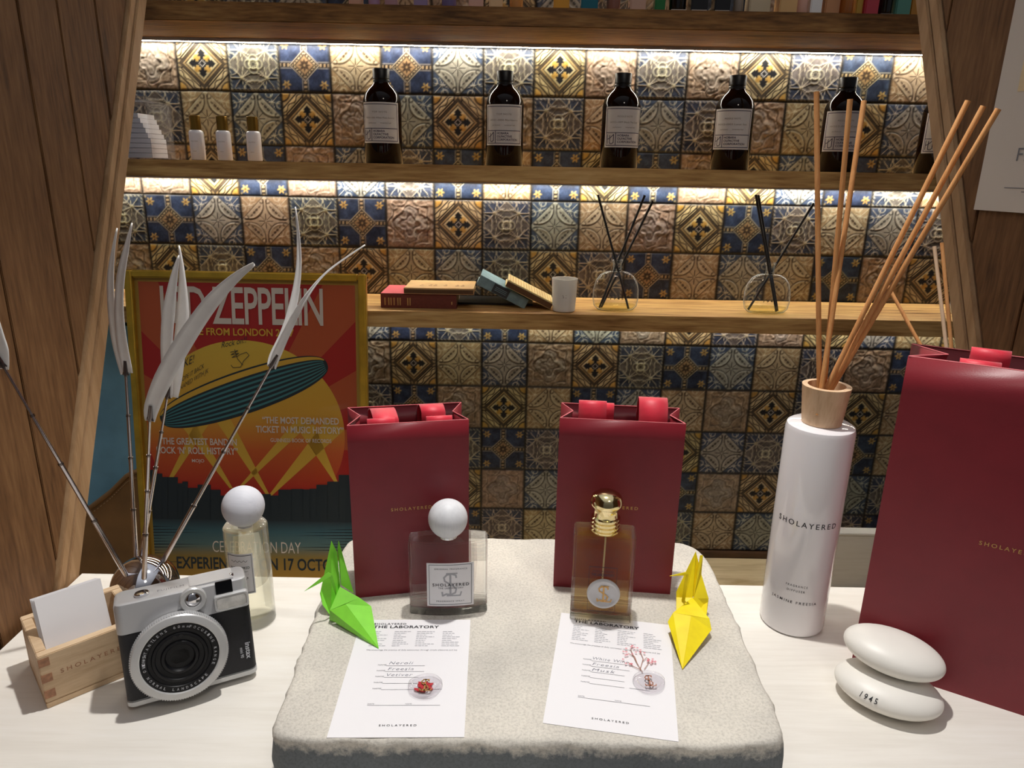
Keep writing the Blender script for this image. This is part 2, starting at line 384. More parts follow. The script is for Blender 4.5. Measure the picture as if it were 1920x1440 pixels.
def to_local(p, loc, rotz):
    d = Vector(p)-Vector(loc); c, s = math.cos(-rotz), math.sin(-rotz)
    return Vector((d.x*c-d.y*s, d.x*s+d.y*c, d.z))
# ------------------------------------------------------------------ setting: tiled back wall
WY = 1.511; T = .09997; X0 = -.066; ZR0 = .608         # tile size, column origin, bottom of row 0
def tile_art(kind, n):
    g = np.linspace(-1, 1, n+1); u, v = np.meshgrid(g, g); a, b = np.abs(u), np.abs(v); d = a+b; r = np.hypot(u, v); ang = np.arctan2(v, u)
    def sm(x, w=.05): return np.clip(.5-x/w, 0, 1)               # 1 inside (x < 0)
    def ln(x, w): return sm(np.abs(x)-w/2, .04)
    def rnd(seed, k):
        q = np.random.RandomState(seed).rand(k+1, k+1); t = np.linspace(0, k-1e-6, n+1); i = t.astype(int); f = t-i; f = f*f*(3-2*f)
        A = q[i][:, i]*(1-f)[None, :]+q[i][:, i+1]*f[None, :]; B = q[i+1][:, i]*(1-f)[None, :]+q[i+1][:, i+1]*f[None, :]
        return A*(1-f)[:, None]+B*f[:, None]
    fb = .5*rnd(1, 6)+.3*rnd(2, 13)+.2*rnd(3, 27)
    C = np.zeros((n+1, n+1, 3)); H = np.zeros((n+1, n+1))
    def fill(col): C[:] = np.array(col, float)
    def put(mask, col, h=0.):
        nonlocal C, H
        C = C*(1-mask[..., None])+np.array(col, float)*mask[..., None]; H = H*(1-mask)+h*mask if h is not None else H
    am, bm_ = np.maximum(a, b), np.minimum(a, b)
    if kind == 'A':                                             # black cross in a cream diamond
        fill((206, 176, 118)); dk = (62, 48, 32); cr = (226, 200, 140); ye = (218, 164, 62)
        put(sm(d-1.34)*sm(.93-d), cr, .4)
        for q in (.90, 1.02, 1.36): put(ln(d-q, .075), dk, .0)
        sc = (np.sin((a-b)*9)*.07); put(ln(d-1.19-sc, .06)*sm(np.abs(a-b)-.72), dk, .1)
        put(sm(d-1.36, .04)*sm(.93-d, .04)*sm(bm_-.14, .04), (196, 164, 106), .2); put(ln(bm_-.15, .06)*sm(.86-d)*sm(d-1.5), dk)
        put(ln(bm_, .05)*sm(.9-d), dk)
        put(sm(.44-np.hypot(1-a, 1-b)-.0)*0+sm(np.hypot(1.02-a, 1.02-b)-.36-.035*np.cos(10*np.arctan2(1-b, 1-a))), ye, .5)
        put(ln(np.hypot(1.02-a, 1.02-b)-.37, .05), dk)
        put(sm(d-.86), dk); put(sm(d-.76), (196, 160, 96), .2); put(sm(d-.68), dk); put(sm(d-.62), (236, 212, 150), .4)
        put(sm(np.hypot(a-.2, b-.2)-.125), ye, .7)
        cx = sm(bm_-.065)*sm(am-.44)+sm((np.abs(am-.38)+bm_)-.145)+sm((np.abs(am-.28)*1.6+np.abs(bm_-.1))-.075)+sm(am-.13); put(np.clip(cx, 0, 1), (24, 24, 30), .2)
        put(sm(np.hypot(a, b)-.11), (24, 24, 30)); put(ln(d-.12, .045), (214, 206, 190), .6); put(sm(d-.07), (24, 24, 30))
    elif kind == 'B':                                           # navy with braided cross and small diamond
        fill((44, 58, 90)); C += ((fb-.5)*70)[..., None]*np.array([.8, .95, 1.1])
        tan = (190, 160, 112); dk = (52, 40, 30)
        put(sm(bm_-.085, .04)*sm(.5-am), dk); put(sm(bm_-.065, .03)*sm(.5-am)*(np.sin(am*42) > -.2), tan, .3)
        put(ln(bm_-.105, .03)*sm(.5-am), (188, 176, 150), .3)
        put(sm(d-.60), (196, 180, 146), .5); put(sm(d-.55), dk); put(sm(d-.49)*1., (206, 180, 130), .4)
        put(ln(d-.45, .06)*(np.sin((a-b)*36) > 0), dk, .1); put(sm(d-.40), dk); put(sm(d-.35), (184, 144, 92), .4)
        put(sm(r-(.17+.05*np.cos(ang*8))), (66, 44, 26), .2); put(sm(r-.045), (206, 170, 110), .5)
        cr = np.hypot(a-.74, b-.72); ca = np.arctan2(b-.72, a-.74); put(sm(cr-(.13+.05*np.cos(ca*6))), (204, 164, 84), .5); put(sm(cr-.045), (120, 80, 40), .3)
        put(sm(np.hypot(a-.92, b-.9)-.05), (176, 150, 96), .3)
    elif kind == 'C':                                           # slate with leaf bursts and a rosette
        fill((58, 68, 94)); C += ((fb-.5)*44)[..., None]; pl = (192, 178, 154)
        put(sm(d-.98), (110, 100, 94)); put(ln(d-.66, .04), (150, 138, 112), .4); put(ln(np.abs(a-b)-.0, .05)*sm(.3-r)*sm(d-1), pl, .4); C += ((rnd(8, 20)-.5)*30)[..., None]
        put(ln(d-1.0, .05), pl, .6); put(sm(.885-am)*(.55+.45*np.sign(np.sin((u+v)*40))), pl, .4)
        lr = np.hypot(a-.50, b-.50); la = np.arctan2(b-.5, a-.5)
        put(sm(lr-(.12+.32*np.abs(np.cos(la*3.5))**2))*sm(np.abs(np.sin(la*3.5))*lr-.055), (208, 194, 166), .8); put(sm(lr-.07), (196, 180, 140), 1)
        put(ln(np.hypot(a-.9, b-.1)-.3, .05)+ln(np.hypot(a-.1, b-.9)-.3, .05), pl, .6)
        for q in (.17, .0): put(ln(np.hypot(a-q, b)-.17, .05)+ln(np.hypot(a, b-q)-.17, .05), (190, 180, 150), .9)
        put(sm(r-.06), (84, 80, 74), .4)
    elif kind in 'DE':                                          # arabesque in a diamond, tan or blue corners
        bgc, dia, dk, lt = ((186, 152, 104), (206, 182, 140), (98, 76, 52), (222, 202, 160)) if kind == 'D' else ((66, 84, 116), (176, 172, 156), (78, 74, 68), (206, 202, 184))
        fill(bgc); C += ((fb-.5)*36)[..., None]
        la = np.arctan2(b-.62, a-.62); lr = np.hypot(a-.62, b-.62); put(sm(np.abs(np.sin((la-.785)*3.2))*lr-.05)*sm(lr-.42)*sm(1.1-d), lt, .5)
        put(ln(np.hypot(a-.93, b-.52)-.13, .045)+ln(np.hypot(a-.52, b-.93)-.13, .045), lt, .4)
        put(sm(d-1.06), dk); put(sm(d-1.02), lt, .5); put(sm(d-.95), dia, .3); C += ((rnd(5, 16)-.5)*18)[..., None]
        L = np.hypot(a-.66, b-.66)
        ins = sm(L-.60)*sm(d-.97); put(ln(L-.60, .05)*sm(d-.97), dk, .0); put(ln(L-.545, .05)*sm(d-.93), lt, .9)
        put(ln(np.hypot(a-.80, b-.13)-.085, .045)*sm(d-1)+ln(np.hypot(a-.13, b-.80)-.085, .045)*sm(d-1), dk)
        s1 = np.abs(a-b); put(sm(np.hypot((a+b-.80)*1.5, s1-.1)-.10)*ins+sm(np.hypot((a+b-.8)*1.8, s1-.34)-.08)*ins, dk, .5)
        put(sm(r-(.10+.20*np.abs(np.cos(ang*4))**2))*sm(np.abs(np.sin(ang*4))*r-.035), dk, .1); put(sm(r-.05), lt, .6)
    else:                                                       # F: worn relief flower
        fill((180, 148, 116)); C += ((fb-.5)*80)[..., None]*np.array([1, .85, .7]); w = (rnd(4, 9)-.5)*.35
        rr = r+w*.5; pet = sm(rr-(.38+.34*np.abs(np.cos(ang*2))), .2); put(pet*.55, (164, 156, 146), None); H = H*.0+pet*.6
        for q, s in ((.32, 4), (.62, 4), (.85, 8)):
            k = ln(rr-q-.1*np.cos(ang*s), .06); put(k*.6, (112, 92, 74), None); H = H-k*.5
            k2 = ln(rr-q-.08-.1*np.cos(ang*s), .05); put(k2*.5, (208, 186, 158), None); H = H+k2*.6
        H += (rnd(6, 18)-.5)*1.3+(rnd(9, 34)-.5)*.8; C += ((rnd(10, 30)-.5)*40)[..., None]
        k = ln(np.abs(a-.55)+np.abs(b-.8)-.2, .06); put(k*.5, (120, 98, 76), None)
    C += ((rnd(11, 40)-.5)*22)[..., None]
    e = sm(.965-am, .03); C = C*(1-e[..., None])+np.array((52, 44, 36.))*e[..., None]; H = H*(1-e)-1.4*e
    e2 = sm(.93-am, .05)*(1-e); C = C*(1-.35*e2[..., None])
    C = np.clip(C, 4, 250)/255; C = C*.8+C.mean(1 if C.ndim == 2 else 2, keepdims=True)*.2; C = np.where(C <= .04045, C/12.92, ((C+.055)/1.055)**2.4)
    return C.reshape(-1, 3), H.reshape(-1)
ROWS = {-1: 'DBFACEBDFAECDBFAECBD',
        0: 'EDFACBDBECAFCFACBDEF', 1: 'BACDEAFEAFCDECFDAEBC', 2: 'AFFABFECBDBABFAEBCDE', 3: 'DCBEDCBFACEDFABCDECF',
        4: 'BFACBFADECACBDEDBFAE', 5: 'CAEBDFEBCBDEFACFAEDA', 6: 'BDECBAFADEFACBEDCFBC', 7: 'AFBDECCBFADBEDFACADB',
        8: 'CEADFBEDCBCFEAECFBDE', 9: 'FBCEADFEAFEBDBFADECA', 10: 'DAEBCFADBCDFECDEFCBF'}
# first letter = column -9 (for row 0: -9 'E', -8 'D', -7 'F', -6 'A' ...)
TN = 52
art = {k: tile_art(k, TN) for k in 'ABCDEF'}
gx = np.linspace(0, 1, TN+1); GX, GZ = np.meshgrid(gx, gx); GX = GX.ravel(); GZ = GZ.ravel()
q = np.arange(TN*(TN+1)).reshape(TN, TN+1)[:, :TN].ravel(); QF = np.stack([q, q+1, q+TN+2, q+TN+1], 1)
VV, CC, FF = [], [], []; base = 0; rs = np.random.RandomState(3)
for r_, s_ in ROWS.items():
    for i_, k_ in enumerate(s_):
        c_ = i_-9; col, hh = art[k_]
        flip = rs.randint(0, 2)
        tint = 1+(rs.rand(3)-.5)*np.array([.10, .10, .14]); jz, jx = (rs.rand(2)-.5)*.0012
        x = X0+c_*T+GX*T+jx*0; z = ZR0-r_*T+GZ*T
        VV.append(np.stack([x, WY-hh*.0011+(rs.rand()-.5)*.0008, z], 1)); CC.append(np.clip(col*tint, 0, 1)); FF.append(QF+base); base += len(GX)
VV = np.concatenate(VV); CC = np.concatenate(CC); FF = np.concatenate(FF)
me = bpy.data.meshes.new('wall_back'); me.vertices.add(len(VV)); me.vertices.foreach_set('co', VV.astype(np.float32).ravel())
me.loops.add(FF.size); me.loops.foreach_set('vertex_index', FF.astype(np.int32).ravel())
me.polygons.add(len(FF)); me.polygons.foreach_set('loop_start', np.arange(0, FF.size, 4, dtype=np.int32))
me.polygons.foreach_set('use_smooth', np.ones(len(FF), bool))
me.update(calc_edges=True)
ca = me.color_attributes.new('glaze', 'FLOAT_COLOR', 'POINT')
ca.data.foreach_set('color', np.concatenate([CC, np.ones((len(CC), 1))], 1).astype(np.float32).ravel())
mt, nt, b = newmat('patterned_tiles'); setp(b, rough=.42, spec=.35)
at = nt.nodes.new('ShaderNodeAttribute'); at.attribute_name = 'glaze'
tc = nt.nodes.new('ShaderNodeTexCoord'); n = nt.nodes.new('ShaderNodeTexNoise'); n.inputs['Scale'].default_value = 55; n.inputs['Detail'].default_value = 5
rr = nt.nodes.new('ShaderNodeMapRange'); rr.inputs['To Min'].default_value = .40; rr.inputs['To Max'].default_value = .82
vm = nt.nodes.new('ShaderNodeVectorMath'); vm.operation = 'SCALE'
nt.links.new(tc.outputs['Object'], n.inputs[0]); nt.links.new(n.outputs[0], rr.inputs[0]); nt.links.new(at.outputs['Color'], vm.inputs[0])
nt.links.new(rr.outputs[0], vm.inputs['Scale']); nt.links.new(vm.outputs[0], b.inputs['Base Color'])
me.materials.append(mt); wall = bpy.data.objects.new('wall_back', me); COL.objects.link(wall); struct(wall)
struct(MB().box((-1.1, WY+.004, -.9), (1.2, WY+.03, 1.2)).build('backing_board', 'skirt'))  # unseen backing board behind the tiles
struct(MB().box((-1.1, WY-.012, -.405), (1.2, WY+.002, -.392)).build('baseboard_back', 'skirt', bevel=.001))
struct(MB().box((-1.6, -1.2, -.93), (1.6, 1.56, -.9)).build('floor', 'floor'))

# side walls of vertical planks, each with a raked end trim
LX = -.52
def rake_l(z): return .707+.342*z/.678
mb = MB(); seams = [-.5, -.1, .08, .20, .31, .42, .52, .62, .722, .82, .89, .97, 1.06, 1.16, 1.3]
for a, b in zip(seams[:-1], seams[1:]):
    lo = max(-.9, (a-.707)/.342*.678)            # lowest z with rake beyond a
    pts = []
    zb = -.9; zt = 1.15
    poly = [(a+.0012, zb), (b-.0012, zb), (b-.0012, zt), (a+.0012, zt)]
    # clip to the side of the rake nearer the viewer: y < rake(z)
    out = []
    for i in range(4):
        p, q_ = poly[i], poly[(i+1) % 4]; fp, fq = rake_l(p[1])-p[0], rake_l(q_[1])-q_[0]
        if fp >= 0: out.append(p)
        if fp*fq < 0:
            t = fp/(fp-fq); out.append((p[0]+(q_[0]-p[0])*t, p[1]+(q_[1]-p[1])*t))
    if len(out) >= 3: mb.loops([[(LX-.018, y, z) for y, z in out], [(LX+random.uniform(-.0008, .0006), y, z) for y, z in out]])
struct(mb.build('wall_left', 'panel', bevel=.0008))
mb = MB(); mb2 = MB()
for (o0, o1, dx, M_) in ((.0035, .0175, .004, mb), (.0185, .041, .0065, mb2)):
    ring = []
    for z in (-.9, 1.15):
        y = rake_l(z); ring.append([(LX-.02, y+o0, z), (LX+dx, y+o0, z), (LX+dx, y+o1, z), (LX-.02, y+o1, z)])
    M_.loops(ring)
tl = struct(mb2.build('trim_2', 'trim', bevel=.001)); struct(mb.build('lipping', 'trim', tl, bevel=.001))
# right wall, splayed 15 degrees
PR, NR = (.565, 1.08, 0), (1, .27, 0)
def on_r(x, y): return PL(x, y, PR, NR)
def wr(y): return .565+(1.08-y)*.27
def rake_r(z): return .905+(1.066-.905)*(z-.269)/(.700-.269)
mb = MB(); seams = [-.5, -.25, -.1, .04, .16, .28, .40, .50, .60, .70, .79, .865, .95, 1.05, 1.15, 1.3]
for a, b in zip(seams[:-1], seams[1:]):
    poly = [(a+.0012, -.9), (b-.0012, -.9), (b-.0012, 1.15), (a+.0012, 1.15)]; out = []
    for i in range(4):
        p, q_ = poly[i], poly[(i+1) % 4]; fp, fq = rake_r(p[1])-p[0], rake_r(q_[1])-q_[0]
        if fp >= 0: out.append(p)
        if fp*fq < 0:
            t = fp/(fp-fq); out.append((p[0]+(q_[0]-p[0])*t, p[1]+(q_[1]-p[1])*t))
    j = random.uniform(-.0006, .0008)
    if len(out) >= 3: mb.loops([[(wr(y)+j, y, z) for y, z in out], [(wr(y)+.018, y, z) for y, z in out]])
struct(mb.build('wall_right', 'panel', bevel=.0008))
mb = MB(); mb2 = MB()
for (o0, o1, dx, M_) in ((.0035, .0175, .004, mb), (.0185, .036, .0065, mb2)):
    ring = []
    for z in (-.9, 1.15):
        y = rake_r(z); ring.append([(wr(y+o0)-dx, y+o0, z), (wr(y+o0)+.02, y+o0, z), (wr(y+o1)+.02, y+o1, z), (wr(y+o1)-dx, y+o1, z)])
    M_.loops(ring)
tr = struct(mb2.build('trim_3', 'trim', bevel=.001)); struct(mb.build('lipping', 'trim', tr, bevel=.001))

# ------------------------------------------------------------------ shelves with light strips
SF = 1.319                                                        # shelf front edge
S1, S2, S3 = .7308, .4767, .2112                                  # shelf tops
def shelf(z, th, mat, label):
    o = MB().box((-.96, SF, z-th), (1.10, WY-.004, z)).build('wall_shelf', mat, bevel=.0012)
    return tag(o, label, 'shelf', 'wooden shelves on the tiled wall')
shelf(S1, .030, 'oak_beam', 'topmost thick oak shelf, carrying the row of small perfume bottles')
shelf(S2, .029, 'oak', 'middle oak shelf, carrying the brown apothecary bottles')
shelf(S3, .0305, 'oak', 'lowest oak shelf, carrying the books, candle and glass diffusers')
shelf(1.06, .030, 'oak_beam', 'unseen shelf added above the small perfume bottles, beyond the top picture edge')  # unseen shelf, added to carry a strip that brightens the small bottles
for i, (z, lb) in enumerate(((1.03, 'unseen light strip added over the small perfume bottles, beyond the top picture edge'), (S1-.030, 'glowing light strip under the topmost shelf'), (S2-.029, 'glowing light strip under the middle shelf'), (S3-.0305, 'glowing light strip under the lowest shelf'))):
    t = thing('light_strip', lb, 'light', (0, WY-.012, z), 0, 'light strips under the shelves')
    MB().loops([[(x, y_, z_) for y_, z_ in ((-.009, 0), (-.009, -.006), (-.0075, -.006), (-.0075, -.0045), (.0055, -.0045), (.0055, -.006), (.007, -.006), (.007, 0))] for x in (-.95, 1.09)]).build('profile', 'alu', t)
    MB().box((-.949, -.0074, -.0058), (1.089, .0054, -.0046)).build('diffuser', 'led_dim' if z < .3 else 'led', t)
# lower counter of the shelf unit and a pale box on it
o = MB().box((-1.1, .95, -.43), (1.2, WY-.012, -.405)).build('lower_counter', 'counter', bevel=.001)
tag(o, 'pale wooden ledge along the foot of the tiled wall', 'counter')
yf = Z(1580, 1101, -.405)[1]; blk = Y(1546, 1080, yf); zt = Y(1600, 1000, yf)[2]+.405
t = thing('wooden_plank', 'pale whitewashed plank standing on edge behind the white bottle and red bag', 'plank', (blk[0], yf, -.405))
MB().box((0, 0, 0), (.40, .026, zt-.006)).build('board', 'whitewash', t, bevel=.0012)
MB().box((-.001, -.0015, zt-.0055), (.401, .0275, zt)).build('top_strip', 'whitewash', t, bevel=.0012)

# ------------------------------------------------------------------ white display table
t = thing('display_table', 'whitewashed wooden display table in front of the shelf unit', 'table', (0, .5, 0))
TB = .7487
MB().box((-.512, -.24, -.03), (.585, TB-.5, 0)).build('tabletop', 'whitewash', t, bevel=.002)
for x in (-.49, .53):
    for y in (-.21, TB-.5-.06): MB().box((x, y, -.9), (x+.045, y+.045, -.03)).build('leg', 'whitewash', t, bevel=.002)
MB().box((-.48, -.205, -.11), (.56, -.185, -.03)).build('apron', 'whitewash', t)
# ------------------------------------------------------------------ stone slab
TS = .055
px = [(655, 1008), (760, 1006), (900, 1007), (1040, 1009), (1180, 1012), (1285, 1017), (1318, 1032), (1345, 1080), (1390, 1180), (1425, 1262), (1455, 1330), (1478, 1385),
      (1440, 1396), (1280, 1402), (1100, 1396), (950, 1390), (800, 1389), (650, 1390), (540, 1388), (502, 1372), (540, 1285), (572, 1195), (598, 1130), (620, 1075), (638, 1035)]
P2 = np.array([Z(x, y, TS)[:2] for x, y in px]); cen = P2.mean(0)
seg = np.linalg.norm(np.roll(P2, -1, 0)-P2, axis=1); cum = np.r_[0, np.cumsum(seg)]; NP = 260
tt = np.linspace(0, cum[-1], NP, endpoint=False); Pc = np.vstack([P2, P2[:1]])
OUT = np.stack([np.interp(tt, cum, Pc[:, 0]), np.interp(tt, cum, Pc[:, 1])], 1)
k = np.array([1, 2, 3, 2, 1.])/9
for _ in range(2): OUT = sum(np.roll(OUT, i-2, 0)*k[i] for i in range(5))
dirs = OUT-cen; dirs /= np.linalg.norm(dirs, axis=1)[:, None]
rings = []
def nz(p, s, amp): return mnoise.noise(Vector((p[0]*s, p[1]*s, p[2]*s)))*amp
prof = [(0.0, -.046, TS-.055), (.0, -.008, TS-.055), (0, -.003, TS-.050), (0, .001, TS-.040), (0, .002, TS-.030), (0, .001, TS-.020), (0, .0005, TS-.009), (0, 0, TS-.004), (0, -.0012, TS-.0016), (0, -.0032, TS-.0003), (0, -.006, TS)]
for _, off, z in prof:
    R = []
    for p, dd in zip(OUT, dirs):
        q = (p[0], p[1], z); a = 1 if z < TS-.003 else .55
        o = off+(nz(q, 45, .0028)+nz(q, 130, .0016)+nz(q, 300, .0008))*a
        R.append((p[0]+dd[0]*o, p[1]+dd[1]*o, z if z <= 0 else z+(nz(q, 60, .0007) if z < TS else 0)))
    rings.append(R)
ins = OUT-dirs*.006
for s in np.linspace(.97, .02, 26): rings.append([(cen[0]+(p[0]-cen[0])*s, cen[1]+(p[1]-cen[1])*s, TS) for p in ins])
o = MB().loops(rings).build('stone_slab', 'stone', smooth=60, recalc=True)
tag(o, 'rough pale grey stone slab with chipped edges in the middle of the white table', 'slab')

# ------------------------------------------------------------------ red paper bags
def paper_bag(A, B, w, d, h, label, stubs, texts, group=None, gus=.012, topd=None, lean=0):
    rz, _ = frame2(A, B); c, s = math.cos(rz), math.sin(rz)
    loc = Vector((A[0]+c*w/2, A[1]+s*w/2, A[2])); t = thing('paper_bag', label, 'bag', loc, rz, group)
    hw = w/2; td = topd or d; yb = td
    n = 10; mb = MB()
    def ring(z):
        k = z/h; dd = d+(td-d)*k; g = gus*max(0, (k-.25)/.75); y0 = lean*k
        return [(-hw, y0, z), (hw, y0, z), (hw-g, y0+dd/2, z), (hw, y0+dd, z), (-hw, y0+dd, z), (-hw+g, y0+dd/2, z)]
    mb.loops([ring(h*i/n) for i in range(n+1)], True, False)
    mb.build('body', 'red_paper', t, solid=.0007, offset=1, smooth=20)
    r = ring(h); mb = MB()
    for i in range(6): mb.tube([r[i], r[(i+1) % 6]], .00055, 6)
    mb.build('rim', 'red_rim_light', t, smooth=60)
    for st in stubs:                                             # ribbon stubs: (x, width, path of (y, z) offsets from the rim)
        for (x0, x1, path) in st:
            mb = MB()
            v = [q_ for (ya, za, sa) in path for q_ in ((x0*w+sa*w, ya, h+za), ((x0+x1)/2*w+sa*w, ya, h+za), (x1*w+sa*w, ya, h+za))]
            mb.add(v, [(3*i+k_, 3*i+k_+1, 3*i+k_+4, 3*i+k_+3) for i in range(len(path)-1) for k_ in (0, 1)])
            mb.build('ribbon_handle', 'ribbon', t, recalc=False, smooth=60, solid=.0005)
    mb = MB()
    for (string, xc, wd, zc, ht) in texts:
        mb.text(string, quad_map((xc*w-wd/2, -.00085+lean*zc/h, zc), (wd, 0, 0), (0, 0, ht)), .01, 1.45)
    mb.build('lettering', 'gold_ink', t, recalc=False)
    return t
def curl(y0, dy, up, down, n=9, s0=0, s1=0, z0=-.004):
    """path rising out of the bag at depth y0, curling over by dy and going down inside"""
    p = [(y0, -.03, s0), (y0, z0, s0)]
    for i in range(1, n):
        a = math.pi*i/n; p.append((y0+dy*(1-math.cos(a))/2, z0+(up-z0)*math.sin(a), s0+(s1-s0)*i/n))
    p.append((y0+dy, -down, s1)); return p
A, B = Z(668, 1121, TS), Z(878, 1100, TS)
paper_bag(A, B, .1144, .052, .1855, 'red paper gift bag behind the clear perfume bottle, left of the two small bags',
          [[(-.34, -.11, curl(.003, .008, .003, .03)), (.15, .37, curl(.003, .008, .0025, .03))],
           [(-.34, -.13, curl(.0505, -.036, .0025, .012, 9, .01, .06)), (.10, .31, curl(.0505, -.022, .0035, .035, 9, 0, .03))]],
          [('SHOLAYERED', .005, .040, .094, .0032)], 'small red gift bags on the stone slab', topd=.052)
A, B = Z(1038, 1099, TS), Z(1256, 1114, TS)
paper_bag(A, B, .1200, .046, .1875, 'red paper gift bag behind the gold-capped perfume bottle, right of the two small bags',
          [[(-.355, -.13, curl(.003, .015, .0155, .03)), (.13, .36, curl(.003, .03, .019, .02, 9, 0, .0))],
           [(-.27, -.055, curl(.0445, -.012, .0045, .03)), (.18, .30, curl(.0445, -.012, .0, .03))]],
          [('SHOLAYERED', 0, .042, .094, .0032)], 'small red gift bags on the stone slab', topd=.046)
A, B = Z(1598, 1237, 0), Z(1920, 1342, 0)
paper_bag(A, B, .235, .085, .3205, 'large red paper carrier bag at the right end of the table', 
          [[(-.335, -.205, curl(.003, .012, .002, .04))],
           [(-.30, -.17, curl(.0505, -.012, .006, .03))]],
          [('SHOLAYERED', -.055, .046, .158, .0038)], gus=.03, topd=.055)

# ------------------------------------------------------------------ perfume bottles
def bowed(w, d, bow, n=12):
    """plan of a flat bottle with gently bowed front and back, centred on x, front at y = 0"""
    p = []
    for i in range(n+1): x = -w/2+w*i/n; p.append((x, bow*(2*x/w)**2))
    for i in range(n+1): x = w/2-w*i/n; p.append((x, d-bow*(2*x/w)**2))
    return p
def inset(poly, k, cx, cy, kx=None): return [(cx+(x-cx)*(kx or k), cy+(y-cy)*k) for x, y in poly]
A, B = Z(768, 1157, TS), Z(911, 1153, TS); rz, w = frame2(A, B); w = .0755; h = .0795; d = .0285
loc = (A[0]+math.cos(rz)*w/2, A[1]+math.sin(rz)*w/2, TS)
t = thing('perfume_bottle', 'clear glass perfume bottle with a white wooden ball stopper and square label', 'perfume', loc, rz)
pl = bowed(w, d, .005)
MB().prism(pl, .0078, h).build('flacon', 'glass', t, bevel=.0014, seg=3, bev_angle=50)
MB().prism(pl, 0, .0075).build('base', 'thick_glass', t, bevel=.001, seg=3, bev_angle=50)
li = inset(pl, .70, 0, d/2, .90)
MB().loops([[(x, y, .0095) for x, y in li], [(x, y, h-.0075) for x, y in li]]).build('liquid', 'liquid_clear', t, bevel=.001, bev_angle=50)
MB().lathe([(.0085, h-.0005), (.0085, h+.003)], 32, (0, d/2, 0)).build('collar', 'chrome', t, smooth=40)
rb = .0188; zb = Y(843, 972, loc[1]+d/2)[2]-TS
MB().sphere((0, d/2, zb), rb, 48, 32).build('stopper', 'white_cap', t, smooth=60)
def lab(x, z): return Vector((x, .005*(2*x/w)**2-.0006, z))
lx0, lx1, lz0, lz1 = -.0205, .0245, .0115, .0585
lb = MB().grid(lambda s, q: lab(lx0+(lx1-lx0)*s, lz0+(lz1-lz0)*q), 10, 1).build('paper_label', 'paper', t, recalc=False)
def lf(k): return lambda s, q: lab(lx0+(lx1-lx0)*s, lz0+(lz1-lz0)*q)+Vector((0, -k, 0))
mb = MB(); f = lf(.0002)
for a_, b_ in (((.05, .04), (.95, .04)), ((.95, .04), (.95, .96)), ((.95, .96), (.05, .96)), ((.05, .96), (.05, .04))):
    mb.stroke([tuple(a_[i]+(b_[i]-a_[i])*q/8 for i in (0, 1)) for q in range(9)], .012, f)
def lt(s0, s1, y, ht): return lambda s, q: f(s0+(s1-s0)*s, y+ht*q)
mb.text('ORIGINAL FRAGRANCE', lt(.16, .86, .85, .035), .004, 1.2)
mb.text('FRAGRANCE SPRAY', lt(.2, .8, .1, .035), .004, 1.2)
mb.build('frame_print', 'ink_grey', lb, recalc=False)
mb = MB(); f2 = lf(.00015); monogram(mb, lambda s, q: f2(.24+.52*s, .22+.56*q), .07); mb.build('monogram', 'silver_ink', lb, recalc=False)
mb = MB(); f = lf(.0003); mb.text('SHOLAYERED', lt(.12, .9, .47, .065), .012, 1.3); mb.text('THE LABORATORY', lt(.24, .78, .41, .035), .004, 1.2)
mb.build('lettering', 'ink', lb, recalc=False)

A, B = Z(1068, 1163, TS), Z(1180, 1172, TS); rz, w = frame2(A, B); w = .0585; d = .031; h = .0915
loc = (A[0]+math.cos(rz)*w/2, A[1]+math.sin(rz)*w/2, TS)
t = thing('perfume_bottle', 'golden perfume in a rectangular glass bottle with a domed gold cap', 'perfume', loc, rz)
pl = bowed(w, d, .001)
MB().prism(pl, .0083, h).build('flacon', 'glass', t, bevel=.0016, seg=3, bev_angle=50)
MB().prism(pl, 0, .008).build('base', 'thick_glass', t, bevel=.001, seg=3, bev_angle=50)
li = inset(pl, .74, 0, d/2, .88)
MB().loops([[(x, y, .0105) for x, y in li], [(x, y, h-.010) for x, y in li], [(x*.6, d/2+(y-d/2)*.6, h-.004) for x, y in li]]).build('liquid', 'liquid_gold', t, bevel=.001, bev_angle=50)
MB().tube([(0, d/2, .012), (.001, d/2, h-.006)], .0008, 8).build('dip_tube', 'paper', t)
zc = Y(1141, 920, loc[1]+d/2)[2]-TS-h; k = zc/.0315
pr = [(.0125, 0), (.0135, .001), (.0135, .0022), (.0122, .0028), (.0122, .0036), (.0137, .0042), (.0137, .0054), (.0122, .006), (.0122, .0068), (.0137, .0074), (.0137, .0086), (.0122, .0092),
      (.0122, .010), (.0136, .0106), (.0136, .0116), (.0118, .0124), (.0116, .015), (.0124, .0185), (.0142, .0205), (.0152, .0222), (.0152, .0240), (.0146, .0262), (.0130, .0285), (.0100, .0302), (.006, .0312), (.001, .0315)]
MB().lathe([(r, z*k) for r, z in pr], 48, (0, d/2, h-.0004)).build('cap', 'gold', t, smooth=35)
mb = MB(); f = lambda s, q: Vector((-.0130+.026*s, -.0006, .0135+.0475*q))
for a_, b_ in (((0, 0), (1, 0)), ((1, 0), (1, 1)), ((1, 1), (0, 1)), ((0, 1), (0, 0))): mb.stroke([a_, b_], .012, f)
mb.text('SHOLAYERED', lambda s, q: f(.12+.76*s, .89+.035*q), .01, 1.3); mb.text('THE LABORATORY', lambda s, q: f(.08+.84*s, .80+.06*q), .02, 1)
mb.text('50ml', lambda s, q: f(.06+.2*s, .04+.03*q)); mb.text('EDP', lambda s, q: f(.78+.16*s, .04+.03*q))
mb.build('print', 'ink_purple', t, recalc=False)
c = (.0015, 0, .0335)
rimp = []
